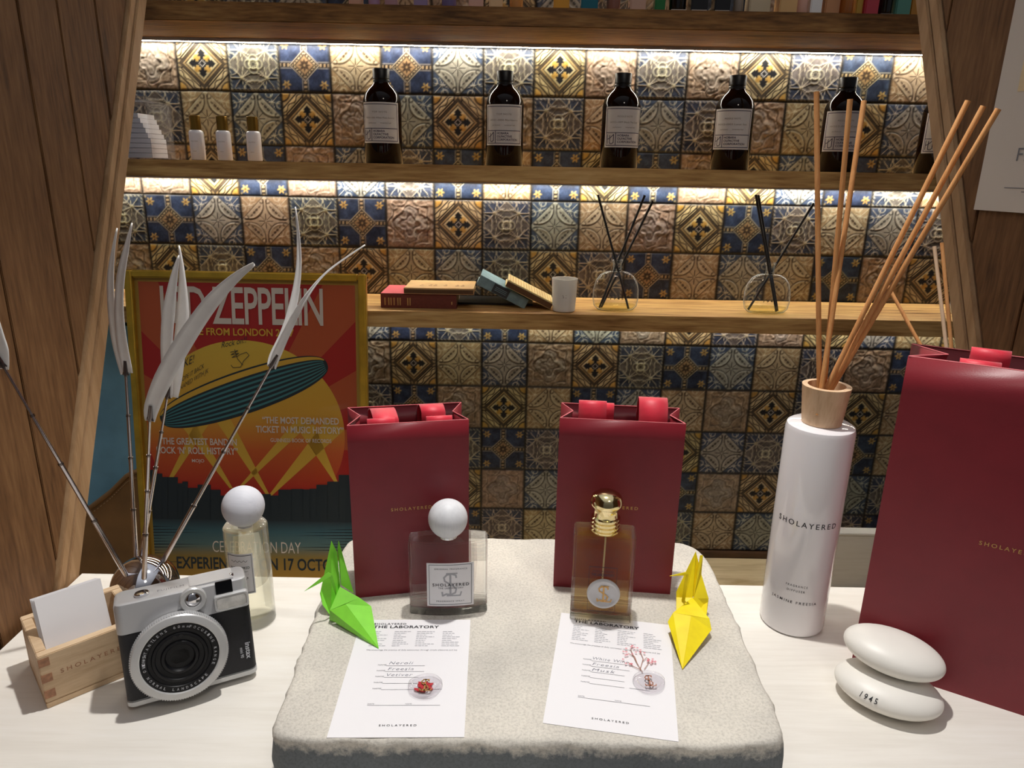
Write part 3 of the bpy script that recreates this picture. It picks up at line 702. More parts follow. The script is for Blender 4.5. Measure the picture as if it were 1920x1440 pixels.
sl = MB().lathe([(.0148, 0), (.0158, .001), (.0156, .0022), (.0142, .0030), (.0128, .0026), (.0120, .0019), (.0001, .0018)], 56, (c[0], -.0003, c[2]), 'y').build('wax_medallion', 'seal_wax', t, smooth=50)
mb = MB(); monogram(mb, lambda s, q: Vector((c[0]-.0085+.017*s, -.0025, c[2]-.009+.018*q)), .075); mb.build('monogram', 'gold_ink', sl, recalc=False)

# round bottle behind the camera
cb = Z(468, 1164, 0); fr = Z(480, 1184, 0); rC = .0222
dv = Vector((fr[0], fr[1], 0)).normalized(); cb = Vector((fr[0]+dv.x*rC, fr[1]+dv.y*rC, 0))
hC = Y(457, 981, cb.y)[2]
t = thing('perfume_bottle', 'tall round bottle of pale yellow fragrance with a grey wooden ball stopper', 'perfume', cb, -.05)
MB().lathe([(.004, 0), (rC-.002, 0), (rC, .002), (rC, hC-.003), (rC-.0015, hC-.0008), (rC-.004, hC), (.008, hC)], 56).build('flacon', 'glass', t, smooth=40)
MB().lathe([(.003, .014), (rC-.004, .0125), (rC-.003, .015), (rC-.003, hC-.018), (.001, hC-.018)], 48).build('liquid', 'liquid_lemon', t, smooth=40)
MB().lathe([(.0075, hC-.006), (.0075, hC+.004)], 28).build('collar', 'paper', t, smooth=40)
rb = .0212; zb = Y(453, 949, cb.y)[2]
MB().sphere((0, 0, zb), rb, 48, 32).build('stopper', 'grey_cap', t, smooth=60)
def cyl(r, a0, a1, z0, z1): return lambda s, q: Vector((r*math.sin(a0+(a1-a0)*s), -r*math.cos(a0+(a1-a0)*s), z0+(z1-z0)*q))
a0, a1, z0, z1 = -.62, .62, hC*.40, hC*.80
lb = MB().grid(cyl(rC+.0004, a0, a1, z0, z1), 16, 1).build('paper_label', 'paper', t, recalc=False, smooth=60)
f = cyl(rC+.0006, a0, a1, z0, z1); mb = MB()
for a_, b_ in (((.05, .04), (.95, .04)), ((.95, .04), (.95, .96)), ((.95, .96), (.05, .96)), ((.05, .96), (.05, .04))):
    mb.stroke([tuple(a_[i]+(b_[i]-a_[i])*q/8 for i in (0, 1)) for q in range(9)], .015, f)
mb.text('SHOLAYERED', lambda s, q: f(.14+.72*s, .63+.06*q), .01, 1.1); mb.text('THE LABORATORY', lambda s, q: f(.2+.6*s, .55+.03*q), 0, 1.1)
mb.stroke([(.2, .5), (.8, .5)], .008, f); mb.stroke([(.22+.56*i/30, .40+.035*math.sin(i*1.7)*math.cos(i*.35)) for i in range(31)], .014, f)
mb.stroke([(.3+.4*i/20, .24+.03*math.sin(i*1.1)) for i in range(21)], .012, f); mb.stroke([(.2+.6*i/20, .82+.02*math.sin(i*1.3)) for i in range(21)], .01, f)
mb.build('lettering', 'ink', lb, recalc=False)

# ------------------------------------------------------------------ formula cards
def card(cx, cy_, rz, label, words, grp='printed fragrance cards on the stone slab'):
    t = thing('fragrance_card', label, 'card', (cx, cy_, TS), rz, grp)
    w, L = .105, .148
    o = MB().box((-w/2, 0, 0), (w/2, L, .0005)).build('sheet', 'paper', t)
    f = lambda s, q: Vector((-w/2+w*s, L*q, .0007))
    def tx(mb, st, s0, s1, y, ht, *a): mb.text(st, lambda s, q: f(s0+(s1-s0)*s, y+ht*q), *a)
    mb = MB(); tx(mb, 'SHOLAYERED', .13, .42, .945, .017, .012, 1.2); tx(mb, 'THE LABORATORY', .13, .72, .91, .026, .022, 1.05); mb.build('heading', 'ink', t, recalc=False)
    mb = MB(); tx(mb, 'SHOLAYERED', .36, .64, .075, .013, .004, 1.5); mb.build('footer', 'ink', t, recalc=False)
    mb = MB(); rr = random.Random(4)
    for cx_ in (.13, .33, .53, .76):
        for i in range(9):
            y = .875-i*.0175; x1 = cx_+rr.uniform(.06, .16); x = cx_
            while x < x1: l = rr.uniform(.015, .04); mb.stroke([(x, y), (min(x+l, x1), y)], .005, f); x += l+.008
    mb.build('fine_print', 'ink_pale', t, recalc=False)
    mb = MB(); tx(mb, 'We encourage the practice of daily connection through simple pleasures and joy', .12, .90, .69, .011)
    for i, y in enumerate((.555, .505, .455, .405, .355)):
        tx(mb, 'NAME', .25, .32, y, .009); mb.stroke([(.32, y-.004), (.64 if i < 2 else .60, y-.004)], .0022, f)
    mb.stroke([(.64, .353), (.8, .353)], .0022, f)
    tx(mb, 'DATE', .24, .29, .235, .008); mb.stroke([(.24, .228), (.80, .228)], .0022, f); tx(mb, 'NAME', .53, .58, .235, .008)
    mb.build('form_lines', 'ink_grey', t, recalc=False)
    mb = MB()
    for (st, s0, s1, y) in words: tx(mb, st, s0, s1, y, .024, -.012, 1.15, .25)
    mb.build('handwriting', 'pen', t, recalc=False)
    return t
pA, pB = Z(610, 1384, TS), Z(873, 1383, TS); r1_, _ = frame2(pA, pB)
card((pA[0]+pB[0])/2, (pA[1]+pB[1])/2, r1_, 'printed fragrance card under the green paper crane', [('Neroli', .34, .54, .565), ('Freesia', .34, .55, .513), ('Vetiver', .34, .55, .462)])
pA, pB = Z(1015, 1356, TS), Z(1275, 1392, TS); r2_, _ = frame2(pA, pB)
card((pA[0]+pB[0])/2, (pA[1]+pB[1])/2, r2_, 'printed fragrance card in front of the gold-capped perfume bottle', [('White Wine', .33, .63, .565), ('Freesia', .33, .55, .513), ('Musk', .33, .52, .462)])

# ------------------------------------------------------------------ resin seals
def seal(px_, rx, label, red):
    p = Z(px_[0], px_[1], TS+.002); t = thing('resin_seal', label, 'seal', (p[0], p[1], TS+.0009), 0)
    rr = random.Random(int(px_[0])); ph = [rr.uniform(0, 6.28) for _ in range(4)]
    def rad(a): return 1+.03*math.sin(2*a+ph[0])+.03*math.sin(3*a+ph[1])+.015*math.sin(5*a+ph[2])
    rings = []; N = 64
    for r, z in ((.95, 0), (1, .0012), (.985, .0028), (.9, .0036), (.78, .0034), (.72, .0026), (.66, .0024), (.02, .0024)):
        rings.append([(rx*r*rad(2*math.pi*i/N)*math.cos(2*math.pi*i/N), rx*.98*r*rad(2*math.pi*i/N)*math.sin(2*math.pi*i/N), z) for i in range(N)])
    MB().loops(rings).build('disc', 'resin', t, smooth=60)
    mb = MB(); monogram(mb, lambda s, q: Vector((-.42*rx+.84*rx*s, -.5*rx+1.0*rx*q, .00265)), .08); mb.build('monogram', 'gold_ink' if red else 'copper', t, recalc=False)
    mb = MB()
    if red:
        for i in range(30):
            a = rr.uniform(0, 6.28); q = rr.uniform(0, .55)*rx; x, y = q*math.cos(a)-.12*rx, q*.8*math.sin(a)+.02*rx; l = rr.uniform(.12, .3)*rx; th = rr.uniform(-.9, .9)
            pts = [(x+l*math.cos(th+o_)*k_, y+l*math.sin(th+o_)*k_, .0006+.0001*i/3) for o_, k_ in ((0, 1), (1.2, .4), (2.4, .8), (3.6, .5), (5, .6))]
            mb.add(pts, [(0, 1, 2, 3, 4)])
        mb.build('petals', 'petal_red', t, recalc=False)
    return t
seal((797, 1287), .0146, 'round resin seal with red flower petals inside, on the card under the green crane', True)
t = seal((1217, 1279), .0138, 'clear oval resin seal with a pink flower sprig, on the card at the gold-capped bottle', False)
mb = MB(); ms = MB(); rr = random.Random(5)
o0 = Vector(t.location)
def loc_(x, y): p = Z(x, y, TS+.0012); return Vector((p[0]-o0.x, p[1]-o0.y, .0009))
stems = [[(1205, 1262), (1192, 1240), (1182, 1218)], [(1200, 1256), (1206, 1236), (1200, 1222)], [(1203, 1258), (1187, 1250), (1178, 1243)], [(1208, 1256), (1216, 1244), (1221, 1247)], [(1196, 1248), (1190, 1232), (1178, 1226)], [(1206, 1240), (1212, 1234), (1218, 1238)]]
for s_ in stems:
    ms.tube([loc_(*p) for p in s_], .00025, 6)
    for k_ in range(5):
        c = loc_(*s_[-1])+Vector((rr.uniform(-.0042, .0042), rr.uniform(-.0042, .0042), .0004))
        for j in range(5):
            a = j*1.2566+k_; mb.add([c, c+Vector((.0009*math.cos(a-.45), .0009*math.sin(a-.45), .0004)), c+Vector((.0013*math.cos(a), .0013*math.sin(a), .0006)), c+Vector((.0009*math.cos(a+.45), .0009*math.sin(a+.45), .0004))], [(0, 1, 2, 3)])
ms.build('sprig_stem', 'copper', t); mb.build('blossom', 'petal_pink', t, recalc=False)

# ------------------------------------------------------------------ origami cranes
def crane(mat, label, parts, base):
    t = thing('origami_crane', label, 'origami', base, 0, 'folded paper cranes on the stone slab')
    b = Vector(base)
    for name, polys in parts:
        mb = MB()
        for pl in polys: mb.add([Vector(p)-b for p in pl], [tuple(range(len(pl)))])
        mb.build(name, mat, t, recalc=False, solid=.0005)
    return t
b = Z(618, 1163, TS); yb = b[1]
g = lambda x, y, dz: Z(x, y, TS+dz)
h_ = lambda x, y, dy: Y(x, y, yb+dy)
hump = h_(637.5, 1100.6, .014); fl, fr_, fc, ll, tip = g(619, 1144, .014), g(674, 1121, .022), g(696, 1137, .014), g(624, 1164, .003), g(710, 1216, .0008)
mid = g(648, 1133, .020)
bt = h_(621.5, 1014, .034); bl = h_(602, 1105, .020); bl2 = h_(600, 1113, .018); br = h_(638, 1096, .026); bb = b+np.array([0, .006, 0]); bbs = h_(605, 1134, .010)
tt_ = h_(635, 1014, .030); tr1 = h_(647, 1056, .026); tr2 = h_(663, 1112, .018)
crane('green', 'bright green folded paper crane at the left of the slab', [
    ('body', [[fl, hump, fr_], [fl, b, hump], [hump, b+np.array([.004, .012, 0]), fr_], [b, fl, ll]]),
    ('wing', [[fl, mid, tip, ll], [mid, fr_, fc, tip]]),
    ('wing', [[bt, bl, bl2, bbs, bb], [bt, bb, hump, br], [bt, br, h_(632, 1035, .033)]]),
    ('tail', [[tt_, h_(636, 1030, .030), h_(640, 1097, .020), tr2, tr1], [tt_, h_(633, 1028, .032), h_(639, 1096, .022), h_(636, 1030, .030)]]),
    ('head', [[h_(570, 1109, -.006), h_(615, 1073, .004), h_(622.5, 1077, .004), h_(619, 1082, .003), h_(604, 1091, .0)], [h_(615, 1073, .004), h_(622.5, 1077, .004), h_(631, 1104, .010), h_(630, 1118, .010), h_(618, 1084, .004)]]),
], b)
b = Z(1296, 1163, TS); yb = b[1]
hump = h_(1298, 1120.7, .012); fl, fr_ = g(1262, 1149, .018), g(1330, 1160, .015); l2, r2, tip = g(1252, 1166, .012), g(1334, 1181, .008), g(1279.5, 1255, .0008)
crane('yellow', 'yellow folded paper crane at the right of the slab', [
    ('body', [[fl, hump, fr_], [g(1268, 1145, .010), h_(1268, 1120, .014), hump, b], [b, hump, h_(1327, 1124, .014), g(1325, 1152, .008)]]),
    ('wing', [[fl, g(1296, 1155, .0175), tip, l2], [g(1296, 1155, .0175), fr_, r2, tip]]),
    ('wing', [[h_(1304.5, 1034, .032), h_(1286, 1072, .024), h_(1268, 1110, .016), h_(1268, 1142, .010), h_(1284, 1130, .014)], [h_(1304.5, 1034, .032), h_(1284, 1130, .014), hump, h_(1306, 1110, .018)], [h_(1304.5, 1034, .032), h_(1306, 1110, .018), h_(1311, 1060, .028)]]),
    ('tail', [[h_(1313, 1041, .028), h_(1318, 1041, .028), h_(1315, 1077, .024), h_(1328.5, 1122, .012), h_(1325, 1151, .008), h_(1300, 1122, .013)], [h_(1313, 1041, .028), h_(1300, 1122, .013), h_(1305, 1085, .022)]]),
    ('head', [[h_(1255.6, 1080, -.004), h_(1287, 1072, .004), h_(1291, 1076, .004), h_(1282, 1079, .003)], [h_(1287, 1072, .004), h_(1291, 1077, .004), h_(1284, 1128, .010), h_(1277, 1132, .010)]]),
], b)
# ------------------------------------------------------------------ instant camera, tipped slightly onto its lens ring
A, B = Z(240, 1331, .006), Z(484, 1262, .006); rz, w = frame2(A, B); w = .1105; h = .0975; d = .036; LEAN = math.radians(-9)
loc = (A[0]+math.cos(rz)*w/2, A[1]+math.sin(rz)*w/2, .0062)
t = thing('instant_camera', 'black and silver instant camera with a large round lens ring', 'camera', loc)
t.rotation_euler = (LEAN, 0, rz)
t.rotation_mode = 'XYZ'
tM = Matrix.Translation(Vector(loc)) @ Matrix.Rotation(rz, 4, 'Z') @ Matrix.Rotation(LEAN, 4, 'X'); tI = tM.inverted()
def fz(x, y, off=0):
    """frame pixel -> (x, z) on the camera's front plane, off metres before it"""
    p0 = tM @ Vector((0, -off, 0)); n = (tM.to_3x3() @ Vector((0, 1, 0))); q = tI @ Vector(PL(x, y, p0, n)); return q.x, q.z
def rrect(w, z0, z1, r, n=6, cx=0):
    p = []
    for (sx_, sz_, a0) in ((1, 1, 0), (-1, 1, 90), (-1, -1, 180), (1, -1, 270)):
        cx_ = cx+sx_*(w/2-r); cz_ = (z1-r) if sz_ > 0 else (z0+r)
        for i in range(n+1): a = math.radians(a0+90*i/n); p.append((cx_+r*math.cos(a), cz_+r*math.sin(a)))
    return p
def plate(pts, y0, y1): return [[(x, y0, z) for x, z in pts], [(x, y1, z) for x, z in pts]]
def slab_xy(r=.009, w_=w, d_=d, n=6):
    p = []
    for (sx_, sy_, a0) in ((1, 1, 0), (-1, 1, 90), (-1, -1, 180), (1, -1, 270)):
        for i in range(n+1): a = math.radians(a0+90*i/n); p.append((sx_*(w_/2-r)+r*math.cos(a), d_/2+sy_*(d_/2-r)+r*math.sin(a)))
    return p
ztop = h; zs = h*.715; zb0 = h*.062
MB().prism(slab_xy(.007), zb0, zs).build('body', 'cam_black', t, bevel=.0004)
MB().prism(slab_xy(.007, w+.0008, d+.0008), 0, zb0).build('base_band', 'cam_bright', t, bevel=.0012)
so = slab_xy(.007, w+.0008, d+.0008); si = slab_xy(.006, w-.002, d-.002)
MB().loops([[(x, y-.0004, zs) for x, y in so], [(x, y-.0004, ztop-.0035) for x, y in so], [(x, y, ztop-.0008) for x, y in si], [(x*.97, d/2+(y-d/2)*.93, ztop) for x, y in si]]).build('top_cover', 'cam_silver', t, smooth=35)
MB().box((.006, .004, ztop-.0005), (.044, d-.004, ztop+.0012)).build('hot_plate', 'cam_silver', t, bevel=.0006)
mb = MB(); mb.text('FUJIFILM', lambda s, q: Vector((-.020+.022*s, .012+.004*q, ztop+.0002)), 0, 1.2); mb.build('engraving', 'ink_grey', t, recalc=False)
x, z = fz(262, 1117); MB().lathe([(.0001, ztop+.003), (.0055, ztop+.0028), (.0062, ztop+.002), (.0062, ztop-.001)], 28, (x+.001, .013, 0)).build('shutter_button', 'chrome', t, smooth=40)
MB().lathe([(.0001, ztop+.0024), (.0018, ztop+.002), (.0022, ztop)], 20, (w/2-.012, .012, 0)).build('strap_pin', 'chrome', t, smooth=40)
# lens assembly
lx, lz = fz(338, 1234, .0145); print('lens', lx, lz, 'top', fz(213, 1137), fz(468, 1075)); RO_ = .0400
lp = [(.0335, 0), (.0385, .001), (.0395, .004), (RO_, .006), (RO_, .0125), (RO_-.001, .0138), (RO_-.0022, .0142), (.0335, .0148), (.0325, .0142), (.0322, .011)]
lens = MB().lathe(lp, 96, (lx, 0, lz), 'y', caps=False).build('lens_ring', 'cam_bright', t, smooth=30)
mb = MB()
for i in range(120):
    a = 2*math.pi*i/120; c_, s_ = math.cos(a), math.sin(a)
    mb.box((-.0005, -.0125, RO_-.0003), (.0005, -.0065, RO_+.0006))
    nv = mb.v[-8:]; mb.v[-8:] = [(lx+px_*c_-pz_*s_, py_, lz+px_*s_+pz_*c_) for px_, py_, pz_ in nv]
mb.build('knurling', 'cam_silver', lens)
fp = [(.0322, .0105), (.0318, .0138), (.0270, .0136), (.0262, .0125), (.0235, .0122), (.0228, .0135), (.0205, .0137), (.0198, .0122), (.0160, .0118), (.0150, .0132), (.0128, .0134), (.0120, .0122), (.0112, .009), (.0001, .0085)]
face = MB().lathe(fp, 80, (lx, 0, lz), 'y').build('lens_face', 'cam_gloss', t, smooth=25)
MB().loops(plate([(lx+x, lz+z) for x, z in [(a*.0088, b*.0072) for a, b in ((-1, -.5), (-.5, -1), (.5, -1), (1, -.5), (1, .5), (.5, 1), (-.5, 1), (-1, .5))]], -.0084, -.0105)).build('aperture', 'cam_glass', face, bevel=.001)
mb = MB()
for dx in (-.0022, .0028): mb.loops(plate(rrect(.0034, -.0015, .0015, .0014, 4, dx), -.0120, -.0140))
mb.v = [(v_[0]+lx, v_[1], v_[2]+lz+.0205) for v_ in mb.v]; mb.build('focus_window', 'cam_glass', face)
mb = MB(); strings = [('LENS 60mm', 100, -1), ('FOCUSING RANGE', 20, -1), ('INSTANT', 155, -1), ('MACRO NORMAL LANDSCAPE', 235, 1)]
for st, amid, sg in strings:
    step = 7.2; n_ = len(st)
    for i, ch in enumerate(st):
        if ch == ' ': continue
        a = math.radians(amid+sg*(i-(n_-1)/2)*step) if sg > 0 else math.radians(amid-(i-(n_-1)/2)*step)
        r_ = .0293; ux, uz = math.cos(a), math.sin(a)
        tx_, tz_ = (uz, -ux) if sg < 0 else (-uz, ux)
        up = (ux, uz) if sg < 0 else (-ux, -uz)
        mb.text(ch, lambda s, q: Vector((lx+ux*r_+tx_*(s-.5)*.0017+up[0]*(q-.5)*.0024, -.0140, lz+uz*r_+tz_*(s-.5)*.0017+up[1]*(q-.5)*.0024)))
mb.build('ring_lettering', 'white_ink', face, recalc=False)
# viewfinder mirror, window, flash, badge
x, z = fz(190+800/4.645, 1040+395/4.645, .003); MB().lathe([(.0115, 0), (.0115, .003), (.0105, .0042), (.0072, .0036), (.0066, .002)], 48, (x, 0, z), 'y').build('mirror_ring', 'cam_bright', t, smooth=35)
MB().lathe([(.0068, .0018), (.0055, .0030), (.003, .0037), (.0001, .0039)], 40, (x, 0, z), 'y').build('mirror', 'chrome', t, smooth=50)
(xa, za), (xb, zb_) = fz(190+1003/4.645, 1040+330/4.645), fz(190+1130/4.645, 1040+232/4.645)
MB().loops(plate(rrect(.0145, (za+zb_)/2-.0062, (za+zb_)/2+.0058, .0008, 3, (xa+xb)/2), .001, -.0010)).build('viewfinder_window', 'cam_glass', t)
x, z = fz(190+1135/4.645, 1040+405/4.645, .004)
MB().loops([[(p[0], y_, p[1]) for p in rrect(w_, z-hh, z+hh, .003, 6, x)] for w_, hh, y_ in ((.0300, .0078, 0), (.0300, .0078, -.0040), (.0288, .0072, -.0050), (.0262, .0060, -.0050), (.0258, .0058, -.004))]).build('flash_frame', 'cam_bright', t, smooth=35)
MB().loops([[(p[0], y_, p[1]) for p in rrect(w_, z-hh, z+hh, .002, 6, x)] for w_, hh, y_ in ((.0256, .0057, -.003), (.0256, .0057, -.0044), (.023, .0046, -.0048))]).build('flash', 'flash', t, smooth=35)
(x0, z0), (x1, z1) = fz(190+1262/4.645, 1040+762/4.645), fz(190+1262/4.645, 1040+905/4.645)
mb = MB(); L = z0-z1
mb.text('instax', lambda s, q: Vector((x0-.0012+q*.0046, -.0006, z0-s*L)), .02, 1); mb.text('mini 90', lambda s, q: Vector((x0-.0062+q*.0028, -.0006, z0-.004-s*(L-.006))), .01, 1)
mb.build('badge', 'white_ink', t, recalc=False)

# ------------------------------------------------------------------ square wooden box with sheets of paper
rz = math.radians(42.8); hh = .0545
P1 = Z(69, 1234, hh); A = (P1[0], P1[1], 0); w, d = .086, .0795
loc = (A[0]+math.cos(rz)*w/2, A[1]+math.sin(rz)*w/2, 0)
t = thing('wooden_box', 'square wooden measuring box with finger joints, holding white sheets', 'box', loc, rz)
th = .0085
MB().box((-w/2, 0, 0), (w/2, d, .006)).build('base', 'hinoki', t, bevel=.0006)
for nm, a, b in (('side', (-w/2, 0, .006), (w/2, th, hh)), ('side', (-w/2, d-th, .006), (w/2, d, hh)), ('side', (-w/2, th, .006), (-w/2+th, d-th, hh)), ('side', (w/2-th, th, .006), (w/2, d-th, hh))):
    MB().box(a, b).build(nm, 'hinoki', t, bevel=.0007)
for k_ in range(3):
    z = .0105+k_*.0165
    MB().box((-w/2-.0001, -.0003, z), (-w/2+th, .0002, z+.0082)).build('finger_joint', 'endgrain', t); MB().box((w/2-th, -.0003, z), (w/2+.0001, .0002, z+.0082)).build('finger_joint', 'endgrain', t)
mb = MB(); mb.text('SHOLAYERED', quad_map((-.028, -.0004, .031), (.056, 0, 0), (0, 0, .0042)), .004, 1.5); mb.build('stamp', 'endgrain', t, recalc=False)
BLp, BRp = to_local(Z(92, 1221, hh), loc, rz), to_local(Z(212, 1180, hh), loc, rz)
sw = .0545; sx0 = max(BLp.x, -w/2+th+.001); lean = math.radians(19)
for i in range(6):
    dx = -.0006*i+(.0004 if i % 2 else 0); y0 = th+.0015+i*.0011+.0015; z0 = .0075
    Ls = .0862-.0002*i
    p = [(sx0+dx, y0, z0), (sx0+dx+sw, y0, z0), (sx0+dx+sw, y0+Ls*math.sin(lean), z0+Ls*math.cos(lean)), (sx0+dx, y0+Ls*math.sin(lean), z0+Ls*math.cos(lean))]
    off = Vector((0, .0004*math.cos(lean), -.0004*math.sin(lean)))
    W_ = Matrix.Translation(Vector(loc)) @ Matrix.Rotation(rz, 4, 'Z')
    base = W_ @ Vector(p[0])
    o = MB().hexa([(W_ @ Vector(q_))-base for q_ in (p[0], p[1], Vector(p[1])+off, Vector(p[0])+off, p[3], p[2], Vector(p[2])+off, Vector(p[3])+off)]).build('paper_sheet', 'paper')
    o.location = base
    tag(o, 'frontmost white sheet of the stack in the wooden box' if i == 0 else 'white sheet behind the front one in the wooden box', 'paper', 'white sheets in the wooden box')

# ------------------------------------------------------------------ chrome ball with telescopic arms and paper blotters
YB = .668; rB = .0345; c = Y(272, 1098, YB); bc = Vector((c[0], YB, rB))
t = thing('blotter_holder', 'chrome ball stand with five thin telescopic clip arms', 'holder', (bc.x, bc.y, 0))
o_ = Vector((bc.x, bc.y, 0))
MB().sphere((0, 0, rB), rB, 64, 40).build('ball', 'chrome', t, smooth=60)
MB().lathe([(.016, 0), (.017, .001), (.016, .004)], 40).build('foot', 'chrome', t, smooth=40)
arms = [((226, 1072), (8, 690), .600, -.025), ((258, 1060), (236, 705), .700, .02), ((270, 1082), (281, 790), .630, -.022), ((266, 1052), (313, 748), .690, .012), ((303, 1056), (507, 690), .700, .008)]
tips = []
for (b0, e0, ye, dyb) in arms:
    e = Vector(Y(e0[0], e0[1], ye)); s_ = Vector(Y(b0[0], b0[1], bc.y+dyb))
    dr = (s_-bc); s_ = bc+dr.normalized()*(rB-.001)
    tips.append((e, (e-s_).normalized()))
    p = [s_-o_+(e-s_)*k_ for k_ in (0, .30, .301, .58, .581, .80, .801, 1)]
    st = MB().tube(p, [.0026, .0026, .0021, .0021, .0017, .0017, .0013, .0013], 14).build('arm', 'steel', t, smooth=30)
    mb = MB()
    for k_, r_ in ((.30, .0029), (.58, .0025), (.80, .0021)): q = s_-o_+(e-s_)*k_; u = (e-s_).normalized(); mb.tube([q-u*.0012, q+u*.0008], r_, 14)
    mb.build('joint_ring', 'steel_dark', st, smooth=30)
    u = (e-s_).normalized(); q = e-o_; sd = Vector((u.z, 0, -u.x)).normalized() if abs(u.z) > .1 else Vector((1, 0, 0))
    mb = MB()
    for sg in (-1, 1):
        mb.tube([q-u*.002, q+u*.004+sd*sg*.0010, q+u*.016+sd*sg*.0007], [.0011, .0014, .0009], 8)
        mb.tube([q+u*.006+sd*sg*.001, q+u*.001+sd*sg*.003], [.0007, .0008], 8)
    mb.build('clip', 'steel_dark', st, smooth=40)
def blotter(label, pts, yy, wd, twist=None, bow=.0):
    """pts: pixels from tip to clip; wd: width in metres along them; twist: 0 faces the viewer, 1 edge on"""
    yy = yy if isinstance(yy, (list, tuple)) else [yy]*len(pts)
    P = [Vector(Y(p[0], p[1], q_)) for p, q_ in zip(pts, yy)]
    n = len(P); R = []
    dn = 4; PP, WW, TT = [], [], []
    tw = twist or [0]*n
    for i in range(n-1):
        p0, p1, p2, p3 = P[max(i-1, 0)], P[i], P[i+1], P[min(i+2, n-1)]
        for j in range(dn):
            s = j/dn; PP.append(.5*((2*p1)+(p2-p0)*s+(2*p0-5*p1+4*p2-p3)*s*s+(3*p1-p0-3*p2+p3)*s**3)); WW.append(wd[i]+(wd[i+1]-wd[i])*s); TT.append(tw[i]+(tw[i+1]-tw[i])*s)
    PP.append(P[-1]); WW.append(wd[-1]); TT.append(tw[-1]); v = []; base = P[-1]
    for i, p in enumerate(PP):
        tg = (PP[min(i+1, len(PP)-1)]-PP[max(i-1, 0)]).normalized(); sd = Vector((tg.z, 0, -tg.x)).normalized(); fw = Vector((0, 1, 0))
        a = TT[i]*math.pi/2; x = (sd*math.cos(a)+fw*math.sin(a)).normalized(); nr = (fw*math.cos(a)-sd*math.sin(a))
        for k_ in (-1, -.5, 0, .5, 1): v.append(p-base+x*WW[i]*k_/2+nr*(bow*(1-k_*k_)))
    m_ = len(PP); f = [(i*5+k_, i*5+k_+1, (i+1)*5+k_+1, (i+1)*5+k_) for i in range(m_-1) for k_ in range(4)]
    o = MB().add(v, f).build('scent_blotter', 'blotter', None, smooth=70, recalc=False, solid=.0004); o.location = base
    return tag(o, label, 'blotter', 'white paper blotters held in the clip arms')
mm = lambda *a: [q_/1000 for q_ in a]
blotter('white paper blotter at the left picture edge, above the lowest clip arm', [(-40, 500), (-22, 560), (-8, 620), (2, 655), (6, 692)], .600, mm(2, 8, 12, 13, 10))
blotter('greyish paper blotter held in front of the blue panel, with its tip over the tiles', [(247, 418), (238, 460), (226, 520), (223, 580), (228, 640), (240, 700)], .700, mm(.8, 6, 12, 14, 14, 10), [.2, .2, .3, .3, .2, 0], .001)
blotter('greyish paper blotter hugging the left trim board, hidden partly by its twin', [(219, 428), (212, 470), (207, 520), (209, 580), (217, 640), (233, 702)], .712, mm(.8, 5, 10, 12, 11, 8), [.2, .3, .3, .3, .2, 0], .001)
blotter('left one of the two upright white blotters before the poster', [(335, 479), (326, 520), (316, 585), (312, 650), (314, 705), (315, 745)], .690, mm(.8, 7, 12.5, 13, 12, 9), [0, 0, 0, .1, .1, .1], .001)
blotter('right one of the two upright blotters before the poster, in shade', [(336, 460), (341, 510), (343, 585), (337, 650), (331, 705), (326, 744)], .700, mm(.8, 6.5, 12.5, 13, 12, 9), [.1, .1, 0, 0, 0, 0], -.001)
blotter('large bright white blotter curving across the poster, nearest the viewer', [(476, 495), (440, 522), (395, 568), (345, 640), (305, 712), (284, 765), (281, 790)], [.600, .606, .612, .618, .624, .629, .630], mm(3, 8, 13, 16, 16.5, 14, 9), None, .0012)
blotter('slim upright blotter of the right arm, rising to the tiles', [(553, 388), (559, 440), (560, 500), (552, 560), (536, 620), (514, 668), (508, 688)], [.735, .728, .72, .714, .708, .703, .700], mm(.8, 4.5, 7, 9, 10, 10, 8), [.4, .35, .3, .2, .1, 0, 0], .001)
blotter('slim blotter of the right arm bending right to the corner of the poster', [(684, 459), (645, 485), (608, 514), (577, 552), (549, 600), (520, 662), (510, 690)], [.685, .687, .69, .693, .697, .700, .701], mm(1, 2.2, 3, 5.5, 8, 9, 8), [.5, .6, .6, .4, .2, 0, 0], .001)

# ------------------------------------------------------------------ white ceramic diffuser with wooden reeds
fr = Z(1478, 1194, 0); dv = Vector((fr[0], fr[1], 0)).normalized(); rD = .0335; dc = Vector((fr[0]+dv.x*rD, fr[1]+dv.y*rD, 0))
hD = Y(1527, 792, dc.y)[2]; print('diffuser', dc, hD)
t = thing('reed_diffuser', 'tall glossy white cylinder diffuser with a pale wooden collar', 'diffuser', dc, 0)
MB().lathe([(.004, 0), (rD-.004, 0), (rD-.001, .0015), (rD, .005), (rD, hD-.006), (rD-.0012, hD-.002), (rD-.004, hD-.0003), (.014, hD), (.013, hD-.003), (.0125, hD-.06)], 72).build('vessel', 'ceramic', t, smooth=40)
zc2 = Y(1538, 722, dc.y)[2]; hc_ = zc2-hD
co = MB().lathe([(.0140, .0002), (.0190, .0005), (.0203, hc_*.3), (.0222, hc_*.8), (.0232, hc_), (.0180, hc_+.0003), (.0160, hc_*.7), (.0150, hc_*.3)], 56, (0, 0, hD)).build('collar', 'beech', t, smooth=40)
f = cyl(rD+.0003, -.76, .70, 0, 1)
def band(st, a0, a1, pxy, ht, *a):
    z = Y(pxy[0], pxy[1], dc.y-rD)[2]; mb.text(st, lambda s, q: Vector(((rD+.0002)*math.sin(az+a0+(a1-a0)*s), -(rD+.0002)*math.cos(az+a0+(a1-a0)*s), z+ht*q)), *a)
az = math.atan2(dc.x, dc.y)*0-.40+.0
az = -math.atan2(dc.x, dc.y)
mb = MB()
